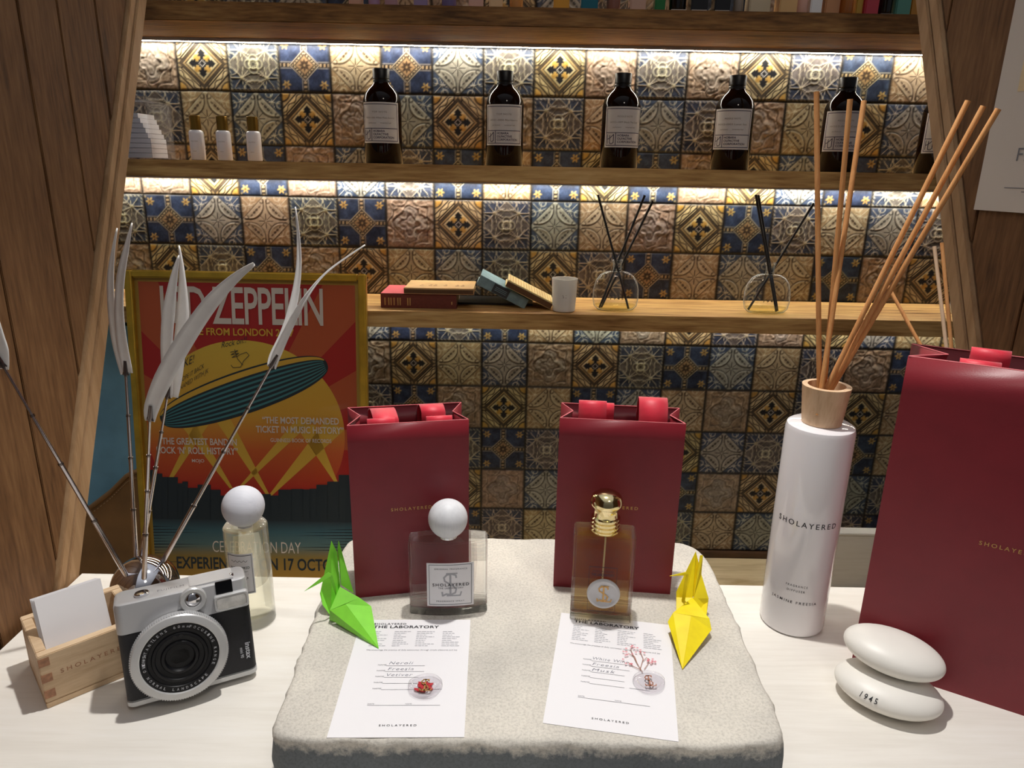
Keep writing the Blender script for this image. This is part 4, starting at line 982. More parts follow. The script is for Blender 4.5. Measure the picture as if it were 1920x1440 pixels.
band('SHOLAYERED', -.88, .98, (1510, 993), .0058, .006, 1.35); band('FRAGRANCE', -.30, .34, (1491, 1104), .0024, .004, 1.5); band('DIFFUSER', -.25, .28, (1491, 1113), .0024, .004, 1.5)
band('JASMINE FREESIA', -.72, .70, (1486, 1135), .0030, .006, 1.4)
mb.build('lettering', 'ink', t, recalc=False)
lbs = ['leftmost tan reed of the white diffuser, nearly upright', 'second tan reed from left in the white diffuser', 'third tan reed from left in the white diffuser, crossing its neighbour',
       'fourth tan reed from left, the lowest of the right-leaning three', 'fifth tan reed, the middle one of the right-leaning three', 'rightmost tan reed of the white diffuser, leaning far right']
base = [(1536, 716), (1546, 717), (1541, 722), (1552, 723), (1557, 726), (1564, 721)]
yo = [-.004, .005, -.010, -.0075, -.001, .0055]; tipx = [(1531, 172), (1594, 186), (1620, 189), (1815, 189), (1844, 199), (1872, 204)]
yt = [.70, .69, .71, .66, .645, .63]
for i in range(6):
    b0 = Vector(Y(base[i][0], base[i][1], dc.y+yo[i])); e = Vector(Y(tipx[i][0], tipx[i][1], yt[i])); u = (e-b0).normalized()
    s0 = b0-u*min(.05, .03); 
    o = MB().tube([s0-s0, (e-s0)], .0024, 12).build('diffuser_reed', 'reed', None, smooth=40); o.location = s0
    tag(o, lbs[i], 'reed', 'tan reeds in the white diffuser')

# ------------------------------------------------------------------ two white stone shapes
def stone(c, r, sc, rz, tilt, label):
    t = thing('white_pebble', label, 'ornament', c, 0, 'stacked white pebbles'); t.rotation_euler = (tilt[0], tilt[1], rz)
    mb = MB(); N, K = 64, 32; rings = []
    for j in range(1, K):
        ph = -math.pi/2+math.pi*j/K; R = []
        for i in range(N):
            a = 2*math.pi*i/N; cr = math.copysign(abs(math.cos(ph))**.86, 1); R.append((r*sc[0]*cr*math.cos(a), r*sc[1]*cr*math.sin(a), r*sc[2]*math.sin(ph)))
        rings.append(R)
    mb.loops(rings); mb.build('pebble', 'matte_white', t, smooth=80); return t
ST1 = Vector(Z(1664, 1290, .0155)); ST2 = Vector(Z(1675, 1222, .045))
print('stones', ST1, ST2)
rs_ = math.radians(-32)
t = stone(ST1, .046, (1.0, .74, .335), rs_, (0, 0), 'lower white pebble of the stack, with small dark digits')
DA0, DAW, DP0, DPH = .47, .34, .18, .30
def onst(s, q):
    a = -math.pi/2-DA0+DAW*s; ph = DP0+DPH*q; cr = math.cos(ph)**.86; k = 1.014
    return Vector((.046*cr*math.cos(a)*k, .046*.74*cr*math.sin(a)*k, .046*.335*math.sin(ph)*k))
mb = MB(); mb.text('1945', lambda s, q: onst(s, q), .004, 1.5); mb.build('digits', 'ink', t, recalc=False)
stone(ST2, .0435, (1.0, .72, .355), rs_, (0, math.radians(3)), 'upper white pebble lying on the other one')

# ------------------------------------------------------------------ things on the middle shelf: brown bottles, white bottles, clear box
def amber(px, label, turn, num):
    x0 = Y(px[0], px[1], 1.385); t = thing('apothecary_bottle', label, 'bottle', (x0[0], 1.385, S2), turn, 'brown glass bottles on the middle shelf')
    r = .0345; k = 1.0
    zk = .895
    pr = [(.001, .0025), (r-.004, .0012), (r-.0015, 0), (r, .002), (r, .118), (r-.0008, .124), (r-.004, .134), (r-.010, .143), (r-.0165, .1495), (r-.0195, .1535), (r-.0205, .160), (.001, .160)]
    pr = [(q, z*zk) for q, z in pr]
    MB().lathe(pr, 56).build('flask', 'amber', t, smooth=50)
    MB().lathe([(q, z*zk) for q, z in [(.0120, .1545), (.0148, .156), (.0150, .160), (.0140, .1615), (.0150, .163), (.0152, .180), (.0145, .1815), (.001, .182)]], 40).build('cap', 'cap_black', t, smooth=35)
    a0, a1, z0, z1 = -1.1, 1.1, .0355, .1045
    lb = MB().grid(cyl(r+.0003, a0, a1, z0, z1), 24, 1).build('paper_label', 'label', t, recalc=False, smooth=70)
    f = cyl(r+.0006, a0, a1, z0, z1); mb = MB()
    L_ = lambda a_, b_, w_: mb.stroke([tuple(a_[i]+(b_[i]-a_[i])*q/12 for i in (0, 1)) for q in range(13)], w_, f)
    for a_, b_ in (((.05, .05), (.95, .05)), ((.95, .05), (.95, .95)), ((.95, .95), (.05, .95)), ((.05, .95), (.05, .05)), ((.05, .36), (.95, .36)), ((.30, .05), (.30, .36))): L_(a_, b_, .016)
    mb.stroke([(.09, .09), (.09, .32)], .018, f); mb.stroke([(.09, .2), (.15, .22), (.25, .32), (.25, .12), (.21, .09), (.17, .09), (.155, .12), (.155, .30)], .018, f)
    for st, y, s1 in (('HOBARA', .27, .62), ('OLFACTIVE', .19, .70), ('CORPORATION', .11, .84)): mb.text(st, lambda s, q: f(.34+(s1-.34)*s, y+.052*q), .02, 1)
    mb.build('label_print', 'ink_purple', lb, recalc=False)
    mb = MB(); mb.text('TOP NOTE' if num < 3 else 'MIDDLE NOTE', lambda s, q: f(.32+.36*s, .74+.04*q), 0, 1.1)
    mb.text(['HO21-1005 White Moss Accord', 'HO21-0006 Blackberry', 'HO21-1009 Black Tea Leaf', 'HO22-0003 Lunar Sea', 'HO22-0001 Cedar', 'HO22-0004 Musk'][num-1], lambda s, q: f(.15+.7*s, .60+.04*q), 0, 1.0)
    mb.text('perfumery', lambda s, q: f(.22+.2*s, .48+.03*q)); mb.text('material', lambda s, q: f(.52+.25*s, .48+.03*q)); mb.build('label_small_print', 'ink_brown', lb, recalc=False)
names = ['leftmost brown apothecary bottle on the middle shelf', 'second brown apothecary bottle from the left', 'third brown apothecary bottle from the left, mid shelf', 'fourth brown apothecary bottle, right of the shelf centre',
         'fifth brown apothecary bottle, behind the tall upright reeds', 'rightmost brown apothecary bottle, half hidden by the trim board']
for i, (px, tn) in enumerate((((720, 303), .01), ((945, 309), -.03), ((1159, 313), .08), ((1367, 315), -.35), ((1567, 320), -.25), ((1750, 324), -.24))): amber(px, names[i], tn-.0, i+1)
for i, (x, lb) in enumerate(((373, 'left one of three small white bottles with gold caps'), (423, 'middle one of three small white bottles with gold caps'), (479, 'right one of three small white bottles with gold caps'))):
    p = Y(x, 300, 1.375)
    t = thing('lotion_bottle', lb, 'bottle', (p[0], 1.375, S2), 0, 'small white bottles with gold caps')
    MB().lathe([(q*.9, z*.88) for q, z in [(.010, 0), (.0138, .0006), (.0146, .002), (.0146, .052), (.0138, .0565), (.0115, .0592), (.0085, .060), (.001, .060)]], 40).build('flask', 'ceramic', t, smooth=40)
    MB().lathe([(q*.95, z*.88) for q, z in [(.0092, .0598), (.0104, .0604), (.0104, .0868), (.0098, .0876), (.001, .0878)]], 40).build('cap', 'brass', t, smooth=35)
    mb = MB(); f = cyl(.01335, -.6, .6, 0, .053); mb.text('SHOLAYERED', lambda s, q: f(.1+.8*s, .60+.04*q), 0, 1.4); mb.text('FRAGRANCE', lambda s, q: f(.3+.4*s, .28+.03*q), 0, 1.2); mb.build('lettering', 'ink_brown', t, recalc=False)
p = Y(288, 298, 1.34); q_ = Y(236, 298, 1.34)
t = thing('display_case', 'clear acrylic case of white papers at the left end of the middle shelf', 'case', (p[0], 1.34, S2))
W_, H_, D_ = .085, .108, .09
mb = MB(); mb.box((-W_, 0, .002), (-W_+.002, D_, H_-.012)); mb.box((-.002, 0, .002), (0, D_, H_-.012)); mb.box((-W_+.002, 0, .002), (-.002, .002, H_-.012)); mb.box((-W_+.002, D_-.002, .002), (-.002, D_, H_-.012)); mb.box((-W_, 0, 0), (0, D_, .002))
mb.build('walls', 'acrylic', t); mb = MB(); mb.box((-W_-.001, -.001, H_-.012), (.001, D_+.001, H_-.008)); mb.build('lid', 'acrylic', t, bevel=.0008)
MB().box((-W_+.008, .014, H_-.008), (-.014, D_-.010, H_-.0005)).build('tray', 'acrylic', t, bevel=.001)
for i in range(9):
    z0 = .0025+i*.0085; a = -.0035*max(0, i-3)
    o = MB().box((-.070-.001*i, -.03, 0), (-.003+a, .03, .0078)).build('paper_packet', 'paper'); o.location = (p[0]-.003, 1.34+.04, S2+z0); o.rotation_euler = (0, 0, random.uniform(-.012, .012))
    tag(o, ['bottom white packet of the pile in the clear case', 'white packet low in the pile in the clear case', 'white packet in the middle of the pile in the clear case', 'white packet high in the pile in the clear case', 'top white packet of the pile in the clear case'][0 if i == 0 else 4 if i == 8 else 1 if i < 4 else 2 if i < 6 else 3], 'packet', 'white packets in the clear case')

# ------------------------------------------------------------------ things on the lowest shelf
def book(P, ex, ey, w, d, h, label, cov, pag, extra=None):
    """P spine front-left-bottom corner; ex along the spine, ey away from the viewer, third axis up through the thickness"""
    ex = Vector(ex).normalized(); ey = Vector(ey).normalized(); ez = ex.cross(ey).normalized()
    t = thing('book', label, 'book', P); t.matrix_world = Matrix(((ex.x, ey.x, ez.x, P[0]), (ex.y, ey.y, ez.y, P[1]), (ex.z, ey.z, ez.z, P[2]), (0, 0, 0, 1)))
    c = .0022
    cover = MB().box((0, c, 0), (w, d, c)).box((0, c, h-c), (w, d, h)).box((0, 0, 0), (w, c, h)).build('cover', cov, t, bevel=.0007)
    MB().box((.002, c, c), (w-.002, d-.003, h-c)).build('pages', pag, t)
    if extra: extra(t, w, d, h)
    return t
M['bk_red'] = plain('maroon_cloth', (116, 54, 40), .7, .06, 200); M['bk_pink'] = plain('pink_cloth', (214, 96, 102), .7); M['bk_tan'] = plain('tan_board', (216, 176, 120), .6, .05, 40)
M['bk_brown'] = plain('brown_cloth', (98, 66, 36), .7, .05, 200); M['bk_blue'] = plain('pale_blue_cloth', (128, 156, 162), .7, .08, 90); M['bk_cream'] = plain('cream_board', (226, 206, 146), .6); M['bk_dark'] = plain('dark_spine_label', (52, 56, 60), .6); M['pages'] = plain('book_pages', (208, 190, 156), .8, .1, 500)
YBk = 1.352
a = Vector(Y(714, 573, YBk)); b_ = Vector(Y(856, 574, YBk)); w = (b_-a).length; h = Y(714, 546, YBk)[2]-a.z
def ex1(t, w, d, h):
    MB().box((.0005, .0005, h), (w-.0005, d-.001, h+.0006)).build('top_board', 'bk_pink', t)
    mb = MB()
    for x in (.05, .1, .13, .17, .22, .25, .35, .38): mb.box((w*x, -.0003, h*.2), (w*x+.0022, .0001, h*.72))
    mb.box((w*.93, -.0003, h*.3), (w*.945, .0001, h*.5)); mb.build('spine_gilding', 'gold_ink', t)
bk1 = book((a.x, YBk, S3), (1, 0, 0), (0, 1, 0), w, .1, h, 'maroon book with pink cover lying flat on the lowest shelf', 'bk_red', 'pages', ex1)
a2 = Vector(Y(757, 545, YBk-.004)); w2 = Y(888, 547, YBk-.004)[0]-a2.x; h2 = .0115
def ex2(t, w, d, h):
    mb = MB(); 
    for x in (.2, .33, .40, .55, .72, .8): mb.box((w*x, d*.3, h), (w*x+.007, d*.34, h+.0003)); mb.box((w*x+.002, d*.42, h), (w*x+.006, d*.45, h+.0003))
    mb.build('cover_print', 'endgrain', t)
    MB().box((.0005, -.0004, .0015), (w-.0005, .0002, h-.0025)).build('spine', 'bk_brown', t)
book((a2.x, YBk-.004, S3+h+.0008), (1, .0, 0), (0, 1, 0), w2, .098, h2, 'thin tan book lying on top of the maroon book', 'bk_tan', 'pages', ex2)
# black tray
a = Y(858, 571, 1.39)
o = MB().box((0, 0, 0), (.155, .085, .004)).build('black_tray', 'cap_black', None, bevel=.0015); o.location = (Y(853, 572, 1.395)[0], 1.40, S3)
tag(o, 'thin black tray flat on the lowest shelf beneath the tilted books', 'tray')
# tilted blue book and cream book: spine edges run down to the right
pa = Vector(Y(893, 533, 1.372)); pb = Vector(Y(972, 568, 1.372)); pb.z = S3+.0045
pa.y = pb.y = 1.372
ex = (pb-pa); w3 = ex.length*1.14
ey = Vector((0, 1, 0))
def ex3(t, w, d, h):
    MB().box((w*.30, -.0005, .001), (w*.62, .0001, h-.001)).build('spine_label', 'bk_dark', t)
    for x in (.03, .26, .66, .8, .92): MB().box((w*x, -.001, .0), (w*x+.003, .0001, h)).build('raised_band', 'bk_blue', t)
    mb = MB(); f_ = quad_map((w*.34, -.0007, h*.3), (w*.24, 0, 0), (0, 0, h*.4))
    for q_ in (.1, .5, .9): mb.stroke([(.05, q_), (.95, q_)], .12, f_)
    mb.build('spine_title', 'bk_blue', t, recalc=False)
book(pa, ex, ey, w3, .09, .020, 'pale blue cloth book tilted against the cream book', 'bk_blue', 'pages', ex3)
pa = Vector(Y(947, 537, 1.36)); pb = Vector(Y(1032, 571, 1.36)); pb.z = S3+.001
ex = pb-pa
def ex4(t, w, d, h):
    mb = MB()
    for i in range(16):
        for j in range(7):
            mb.box((w*(.03+.06*i), d*(.06+.13*j)+(.003 if i % 2 else 0), h), (w*(.03+.06*i)+.003, d*(.06+.13*j)+.006+(.003 if i % 2 else 0), h+.0003))
    mb.build('cover_pattern', 'bk_tan', t); MB().box((.0005, -.0004, .0012), (w-.0005, .0002, h-.0025)).build('spine', 'bk_brown', t)
book(pa, ex, ey, ex.length, .085, .014, 'cream patterned book tilted down towards the candle', 'bk_cream', 'pages', ex4)
# candle
p = Y(1057, 577, 1.355); t = thing('candle', 'ivory candle in a frosted glass tumbler on the lowest shelf', 'candle', (p[0], 1.355, S3))
rc = .0235; hcn = .063
MB().lathe([(.004, 0), (rc-.004, 0), (rc-.0018, .002), (rc, hcn*.6), (rc+.0012, hcn), (rc-.0008, hcn), (rc-.002, hcn-.010)], 48).build('tumbler', 'frost', t, smooth=40)
MB().lathe([(.002, .004), (rc-.0035, .004), (rc-.0025, hcn-.010), (.001, hcn-.0105)], 48).build('wax', 'wax', t, smooth=40)
MB().tube([(0, 0, hcn-.011), (.0005, 0, hcn-.004)], .0006, 8).build('wick', 'ink', t)
mb = MB(); f = cyl(rc-.0002, -.5, .5, .02, .05); mb.stroke([(.35, .75), (.3, .5), (.4, .3)], .03, f); mb.stroke([(.42, .7), (.6, .45)], .03, f); mb.stroke([(.3, .3), (.62, .3)], .02, f); mb.build('emblem', 'ink_brown', t, recalc=False)
# glass diffusers with black reeds
def flask(px, label, reeds, rlab, liquid=True):
    yy = 1.372; p = Y(px, 572, yy); t = thing('glass_diffuser', label, 'diffuser', (p[0], yy, S3), 0, 'glass reed diffusers on the lowest shelf')
    def sup(w, d, z, n=48, e=2.6): 
        R = []
        for i in range(n):
            a = 2*math.pi*i/n; R.append((w*math.copysign(abs(math.cos(a))**(2/e), math.cos(a)), d*math.copysign(abs(math.sin(a))**(2/e), math.sin(a)), z))
        return R
    fk = 1.15
    prof = [(.026, .012, 0), (.034, .0165, .002), (.0405, .019, .008), (.0430, .020, .020), (.0425, .020, .036), (.0385, .0185, .050), (.031, .016, .0595), (.021, .0125, .0645), (.012, .0095, .066)]
    mb = MB(); mb.loops([sup(q_[0]*1.03, q_[1], q_[2]*fk) for q_ in prof], True, False)
    mb.build('flask', 'thin', t, smooth=60, recalc=True)
    MB().lathe([(q_, z*fk) for q_, z in [(.0088, .0655), (.0080, .069), (.0082, .078), (.0096, .0815), (.0104, .083), (.0098, .0845), (.0078, .0845), (.0068, .080), (.0066, .069)]], 36).build('neck', 'thin', t, smooth=40)
    MB().loops([sup(w_*.955, d_*.92, z+.0012) for w_, d_, z in [(.026, .012, .001), (.034, .0165, .003), (.0395, .0185, .008), (.0408, .0190, .0105)]]).build('oil', 'diff_liquid', t, smooth=60)
    mb = MB(); mb.text('1945', lambda s, q: Vector((-.0125+.025*s, -.0203+.00002, .024+.0042*q)), .006, 1.6); mb.build('digits', 'ink', t, recalc=False)
    for i, (b0, e0, ye) in enumerate(reeds):
        yr = yy+(i-1)*.0047; b1 = Vector((p[0]+b0, yr, S3+.0045)); e = Vector(Y(e0[0], e0[1], yr))
        o = MB().tube([(0, 0, 0), e-b1], .0022, 10).build('black_reed', 'black', None, smooth=40); o.location = b1
        tag(o, rlab[i], 'reed', 'black reeds in the glass diffusers')
flask(1153, 'clear glass reed diffuser next to the candle', [(.026, (1121, 365), 1.40), (-.030, (1209, 366), 1.40), (-.026, (1224, 377), 1.385)],
      ['black reed leaning left in the diffuser beside the candle', 'steeper black reed leaning right in the diffuser beside the candle', 'flatter black reed leaning right in the diffuser beside the candle'])
flask(1436, 'clear glass reed diffuser with yellow oil, right of the shelf centre', [(.020, (1417, 365), 1.40), (.024, (1422, 366), 1.385), (-.032, (1526, 381), 1.39)],
      ['left black reed of the crossing pair in the right glass diffuser', 'right black reed of the close pair in the right glass diffuser', 'lone black reed leaning right in the right glass diffuser'])
flask(1826, 'clear glass diffuser almost hidden behind the right trim board', [], [])
# second white diffuser hidden behind the large bag: only its reeds show
for i, (b0, e0, y0, y1, mt_, lb) in enumerate((((1733, 660), (1664, 535), .74, .78, 'reed', 'thin tan reed slanting left behind the large red bag'), ((1776, 665), (1752, 462), .74, .78, 'reed_pale', 'pale reed upright behind the large red bag'), ((1785, 665), (1766, 455), .745, .77, 'reed', 'tan reed upright behind the large red bag, beside the pale one'))):
    e = Vector(Y(*e0, y1)); s_ = Vector(Y(*b0, y0)); u = (e-s_).normalized(); s0 = s_-u*(s_.z-.10)/u.z
    o = MB().tube([(0, 0, 0), e-s0], .0019, 12).build('diffuser_reed', mt_, None, smooth=40); o.location = s0
    tag(o, lb, 'reed', 'reeds behind the large red bag')
jar = (s0.x-.002, s0.y+.0, 0)
t = thing('reed_jar', 'small white reed jar standing hidden behind the large red bag', 'diffuser', jar)
MB().lathe([(.004, 0), (.024, .0005), (.025, .003), (.025, .09), (.022, .097), (.014, .098), (.013, .094), (.012, .02)], 40).build('vessel', 'ceramic', t, smooth=40)

# ------------------------------------------------------------------ row of small perfume bottles on the topmost shelf
top = [(668, 24, (214, 170, 150), 'g'), (702, 22, (196, 160, 200), 'g'), (735, 24, (180, 140, 150), 'g'), (790, 26, (150, 130, 170), 'g'), (842, 28, (120, 110, 160), 'g'), (893, 28, (222, 176, 158), 'g'), (930, 26, (232, 196, 150), 'g'), (968, 26, (206, 150, 90), 'g'), (1052, 30, (222, 160, 50), 'g'), (1104, 32, (20, 104, 122), 'g'), (1150, 26, (150, 104, 92), 'g'), (1194, 30, (206, 168, 148), 'g'), (1236, 20, (30, 112, 52), 'g'),
       (1270, 32, (22, 20, 20), 'k'), (1308, 32, (24, 22, 24), 'k'), (1351, 30, (26, 24, 26), 'k'), (1384, 18, (150, 140, 130), 'g'), (1420, 40, (206, 190, 160), 'g'), (1473, 34, (224, 184, 130), 'g'), (1502, 24, (226, 178, 160), 'g'), (1527, 22, (240, 240, 240), 'w'), (1556, 28, (196, 140, 96), 'g'), (1586, 26, (206, 128, 62), 'g'), (1609, 14, (226, 180, 60), 'g'), (1630, 26, (226, 74, 90), 'g'), (1659, 26, (16, 15, 16), 'k'), (1688, 28, (104, 176, 156), 'g'), (1714, 24, (206, 146, 44), 'g'), (1734, 12, (180, 130, 90), 'g')]
nm = {'g': 'glass', 'k': 'black', 'w': 'white'}
cn = ['rose', 'lilac', 'mauve', 'violet', 'indigo', 'peach', 'sand', 'amber', 'orange', 'teal', 'russet', 'blush', 'green', 'jet', 'jet', 'jet', 'grey', 'straw', 'honey', 'salmon', 'white', 'copper', 'ginger', 'yellow', 'coral', 'jet', 'sea green', 'mustard', 'tan']
place = {13: 'next to the green bottle', 14: 'in the middle of the three black ones', 15: 'right of the three black ones', 25: 'between coral and sea green bottles'}
for i, (x, wpx, col, k_) in enumerate(top):
    yy = 1.362; p = Y(x, 12, yy); w = wpx/1334*1.33*.9; d_ = min(.03, w)
    t = thing('sample_bottle', f'small {cn[i]}-coloured perfume bottle {place.get(i, "cut off by the top picture edge")}, on the topmost shelf', 'perfume', (p[0], yy, S1), 0, 'small perfume bottles on the topmost shelf')
    mt_ = M.get('tb%s' % cn[i]) or plain('tinted_glass_'+cn[i].replace(' ', '_'), col, .08, coat=.5, coat_rough=.03); M['tb%s' % cn[i]] = mt_
    hh = .05+.012*((i*7) % 4)
    if i % 3 == 1: MB().lathe([(.001, 0), (w/2-.001, 0), (w/2, .0015), (w/2, hh-.004), (w/2-.003, hh), (.001, hh)], 32).build('flask', mt_, t, smooth=40)
    else: MB().box((-w/2, -d_/2, 0), (w/2, d_/2, hh)).build('flask', mt_, t, bevel=.0018)
    cr = min(.008, w*.32)
    MB().lathe([(cr*.7, hh-.0003), (cr*.7, hh+.004), (cr, hh+.0045), (cr, hh+.02), (.001, hh+.0205)], 28).build('cap', 'brass' if i % 2 else 'cap_black', t, smooth=35)
    if k_ == 'k': MB().box((-w/2*.9, -d_/2-.0006, .0005), (w/2*.9, -d_/2+.0002, .0062)).build('paper_label', 'label', t)

# ------------------------------------------------------------------ framed poster leaning on the lowest shelf
LEANP = math.radians(8); p0 = (0, 1.3085, .2112); nP = (0, math.cos(LEANP), -math.sin(LEANP))
cl, cr_ = Vector(PL(236, 507, p0, nP)), Vector(PL(687, 512, p0, nP))
up = Vector((0, math.sin(LEANP), math.cos(LEANP)))
cl.z = (cl.z+cr_.z)/2; HP = (cl.z+.405)/math.cos(LEANP)+.0; cl = Vector((cl.x, 1.3085+(cl.z-.2112)*math.tan(LEANP), cl.z)); WP = cr_.x-cl.x
org = cl-up*HP
t = thing('framed_poster', 'gold-framed red concert poster leaning against the shelves', 'poster', org); t.rotation_euler = (-LEANP, 0, 0)
def uv(x, y):
    q = Vector(PL(x, y, p0, nP)); return q.x-org.x, (q-org).dot(up)
fw_ = .014
for a, b_ in (((0, 0), (fw_, HP)), ((WP-fw_, 0), (WP, HP)), ((fw_, 0), (WP-fw_, fw_)), ((fw_, HP-fw_), (WP-fw_, HP))):
    MB().box((a[0], -.0105, a[1]), (b_[0], .0075, b_[1])).build('frame_bar', 'gold_frame', t, bevel=.0025, seg=3)
MB().box((.004, .001, .004), (WP-.004, .0065, HP-.004)).build('backing', 'bk_brown', t)
mw = .0215
MB().add([(fw_, 0, fw_), (WP-fw_, 0, fw_), (WP-fw_, 0, HP-fw_), (fw_, 0, HP-fw_)], [(0, 1, 2, 3)]).build('mount', 'gold_mat', t)
# print: plain shapes in the poster's colours
def grad(name, stops, z0, z1):
    m, nt, b = newmat(name); setp(b, rough=.5)
    tc = nt.nodes.new('ShaderNodeTexCoord'); s = nt.nodes.new('ShaderNodeSeparateXYZ'); mp = nt.nodes.new('ShaderNodeMapRange'); mp.inputs['From Min'].default_value = z0; mp.inputs['From Max'].default_value = z1
    r = nt.nodes.new('ShaderNodeValToRGB'); el = r.color_ramp.elements
    while len(el) < len(stops): el.new(.5)
    for e_, (q, c_) in zip(el, stops): e_.position = q; e_.color = lin(c_)
    nt.links.new(tc.outputs['Object'], s.inputs[0]); nt.links.new(s.outputs['Z'], mp.inputs[0]); nt.links.new(mp.outputs[0], r.inputs[0]); nt.links.new(r.outputs[0], b.inputs['Base Color']); return m
lay = [0]
def art_(polys, mat, name='print', dy=None):
    lay[0] += 1; y = -.0004-.00018*lay[0]; mb = MB()
    for pl in [q_ for q_ in polys if len(q_) > 2]: mb.add([(u, y, v) for u, v in pl], [tuple(range(len(pl)))])
    return mb.build(name, mat, sheet if lay[0] > 1 else t, recalc=False)
U0, U1, V0, V1 = mw, WP-mw, mw, HP-mw
red = plain('poster_red', (188, 40, 34), .5); ora = plain('poster_rust', (200, 94, 50), .5); yel = plain('poster_yellow', (234, 184, 64), .5); dark = plain('poster_dark', (42, 52, 56), .5); teal = plain('poster_teal', (72, 136, 136), .5); pcream = plain('poster_cream', (236, 222, 204), .5)
sheet = art_([[(U0, V0), (U1, V0), (U1, V1), (U0, V1)]], red, 'print_sheet')
def clip_rect(pl):
    for ax, lim, sg in ((0, U0, 1), (0, U1, -1), (1, V0, 1), (1, V1, -1)):
        out = []
        for i in range(len(pl)):
            p, q = pl[i], pl[(i+1) % len(pl)]; fp, fq = sg*(p[ax]-lim), sg*(q[ax]-lim)
            if fp >= 0: out.append(p)
            if fp*fq < 0: k = fp/(fp-fq); out.append((p[0]+(q[0]-p[0])*k, p[1]+(q[1]-p[1])*k))
        pl = out
        if not pl: break
    return pl
cxy = uv(462, 815)
def wedge(a0, a1, r=.6): a0, a1 = math.radians(a0), math.radians(a1); return clip_rect([cxy, (cxy[0]+r*math.cos(a0), cxy[1]+r*math.sin(a0)), (cxy[0]+r*math.cos(a1), cxy[1]+r*math.sin(a1))])
art_([wedge(46, 62), wedge(16, 31), wedge(118, 134), wedge(149, 163), wedge(-8, 4), wedge(176, 188)], ora, 'ray_bands')
R_ = uv(462, 638)[1]-cxy[1]
disc = [(cxy[0]+R_*1.04*math.cos(2*math.pi*i/96), cxy[1]+R_*math.sin(2*math.pi*i/96)) for i in range(96)]
vb = uv(462, 640)[1]; va = uv(462, 985)[1]
art_([disc], grad('poster_glow', [(0, (184, 36, 26)), (.2, (194, 44, 28)), (.42, (222, 104, 42)), (.62, (236, 176, 58)), (1, (236, 196, 70))], va, vb), 'disc')
def ppx(*pts): return [uv(*p) for p in pts]
art_([clip_rect(ppx(*q_)) for q_ in (((370, 786), (398, 786), (317, 908), (311, 908)), ((342, 800), (368, 796), (437, 915), (431, 915)), ((556, 786), (590, 786), (455, 912), (449, 912)), ((402, 784), (432, 784), (507, 930), (501, 930)), ((612, 786), (646, 806), (509, 930), (503, 930)), ((556, 800), (590, 796), (634, 905), (628, 905)))], yel, 'beams')
# generic teal lens shape with stripes
e0, e1 = uv(302, 788), uv(614, 682); mx_ = ((e0[0]+e1[0])/2, (e0[1]+e1[1])/2); ax = Vector((e1[0]-e0[0], e1[1]-e0[1])); La = ax.length/2; ax.normalize(); nx = Vector((-ax.y, ax.x))
def ell(k, s0=-1, n=48):
    """one stripe edge of the lens shape, k from -1 (lower rim) to 1 (upper rim)"""
    return [(mx_[0]+ax.x*La*math.cos(a)+nx.x*k*.041*math.sin(a)**.8, mx_[1]+ax.y*La*math.cos(a)+nx.y*k*.041*math.sin(a)**.8) for a in [math.pi*i/n for i in range(n+1)]]
art_([ell(1)+list(reversed(ell(-1)))], dark, 'lens_shape')
art_([ell(.92)[3:-3]+list(reversed(ell(.66)[3:-3]))], yel, 'lens_highlight')
art_([ell(k0)[4:-4]+list(reversed(ell(k0-.10)[4:-4])) for k0 in (.56, .34, .12, -.10, -.32, -.54, -.76)], teal, 'lens_stripes')
# low dark skyline of plain blocks and striped water
rr = random.Random(11); xs = 250; blocks = []
while xs < 690:
    wd_ = rr.uniform(8, 24); k_ = abs(xs-470)/220; ytop = 935-55*k_**1.6-rr.uniform(0, 12); blocks.append(ppx((xs, 985), (xs+wd_+1, 985), (xs+wd_+1, ytop), (xs, ytop))); xs += wd_
vlo = uv(465, 975)[1]
art_([clip_rect(q_) for q_ in blocks], dark, 'skyline_blocks')
art_([[(U0, V0), (U1, V0), (U1, vlo), (U0, vlo)]], grad('poster_water', [(0, (190, 142, 52)), (.38, (158, 130, 62)), (.58, (96, 124, 120)), (.82, (68, 106, 114)), (1, (48, 60, 64))], uv(465, 1085)[1], vlo), 'water')
st_ = []
for i in range(16):
    y_ = 985+i*5.5; l = rr.uniform(60, 150)-i*3; st_.append(clip_rect(ppx((250, y_), (265+l, y_+1.4), (250, y_+2.8)))); st_.append(clip_rect(ppx((690, y_+6), (675-l, y_+7.4), (690, y_+8.8))))
art_([s for s in st_ if len(s) > 2], dark, 'water_stripes')
def ptext(mb, st, x0, x1, ybase, ytop, *a, slope=.0186):
    y0 = ybase; o = uv(x0, y0); e = uv(x1, y0+(x1-x0)*slope); tp = uv(x0, ytop); y = -.0004-.00018*(lay[0]+1)
    mb.text(st, lambda s, q: Vector((o[0]+(e[0]-o[0])*s, y, o[1]+(e[1]-o[1])*s+(tp[1]-o[1])*q)), *a)
mb = MB(); ptext(mb, 'LED ZEPPELIN', 304, 607, 604, 536, .012, .92)
ptext(mb, '\u201cTHE MOST DEMANDED', 493, 636, 793, 781, .02, 1); ptext(mb, 'TICKET IN MUSIC HISTORY\u201d', 481, 645, 810, 798, .02, 1); ptext(mb, 'GUINNESS BOOK OF RECORDS', 508, 622, 828, 821, .01, 1)
ptext(mb, '\u201cTHE GREATEST BAND IN', 300, 445, 832, 820, .02, 1); ptext(mb, 'ROCK \u2018N\u2019 ROLL HISTORY\u201d', 295, 447, 849, 837, .02, 1); ptext(mb, 'MOJO', 361, 384, 866, 860, .01, 1)
ptext(mb, 'CELEBRATION DAY', 400, 565, 1034, 1013, -.004, 1); mb.build('lettering', pcream, sheet, recalc=False)
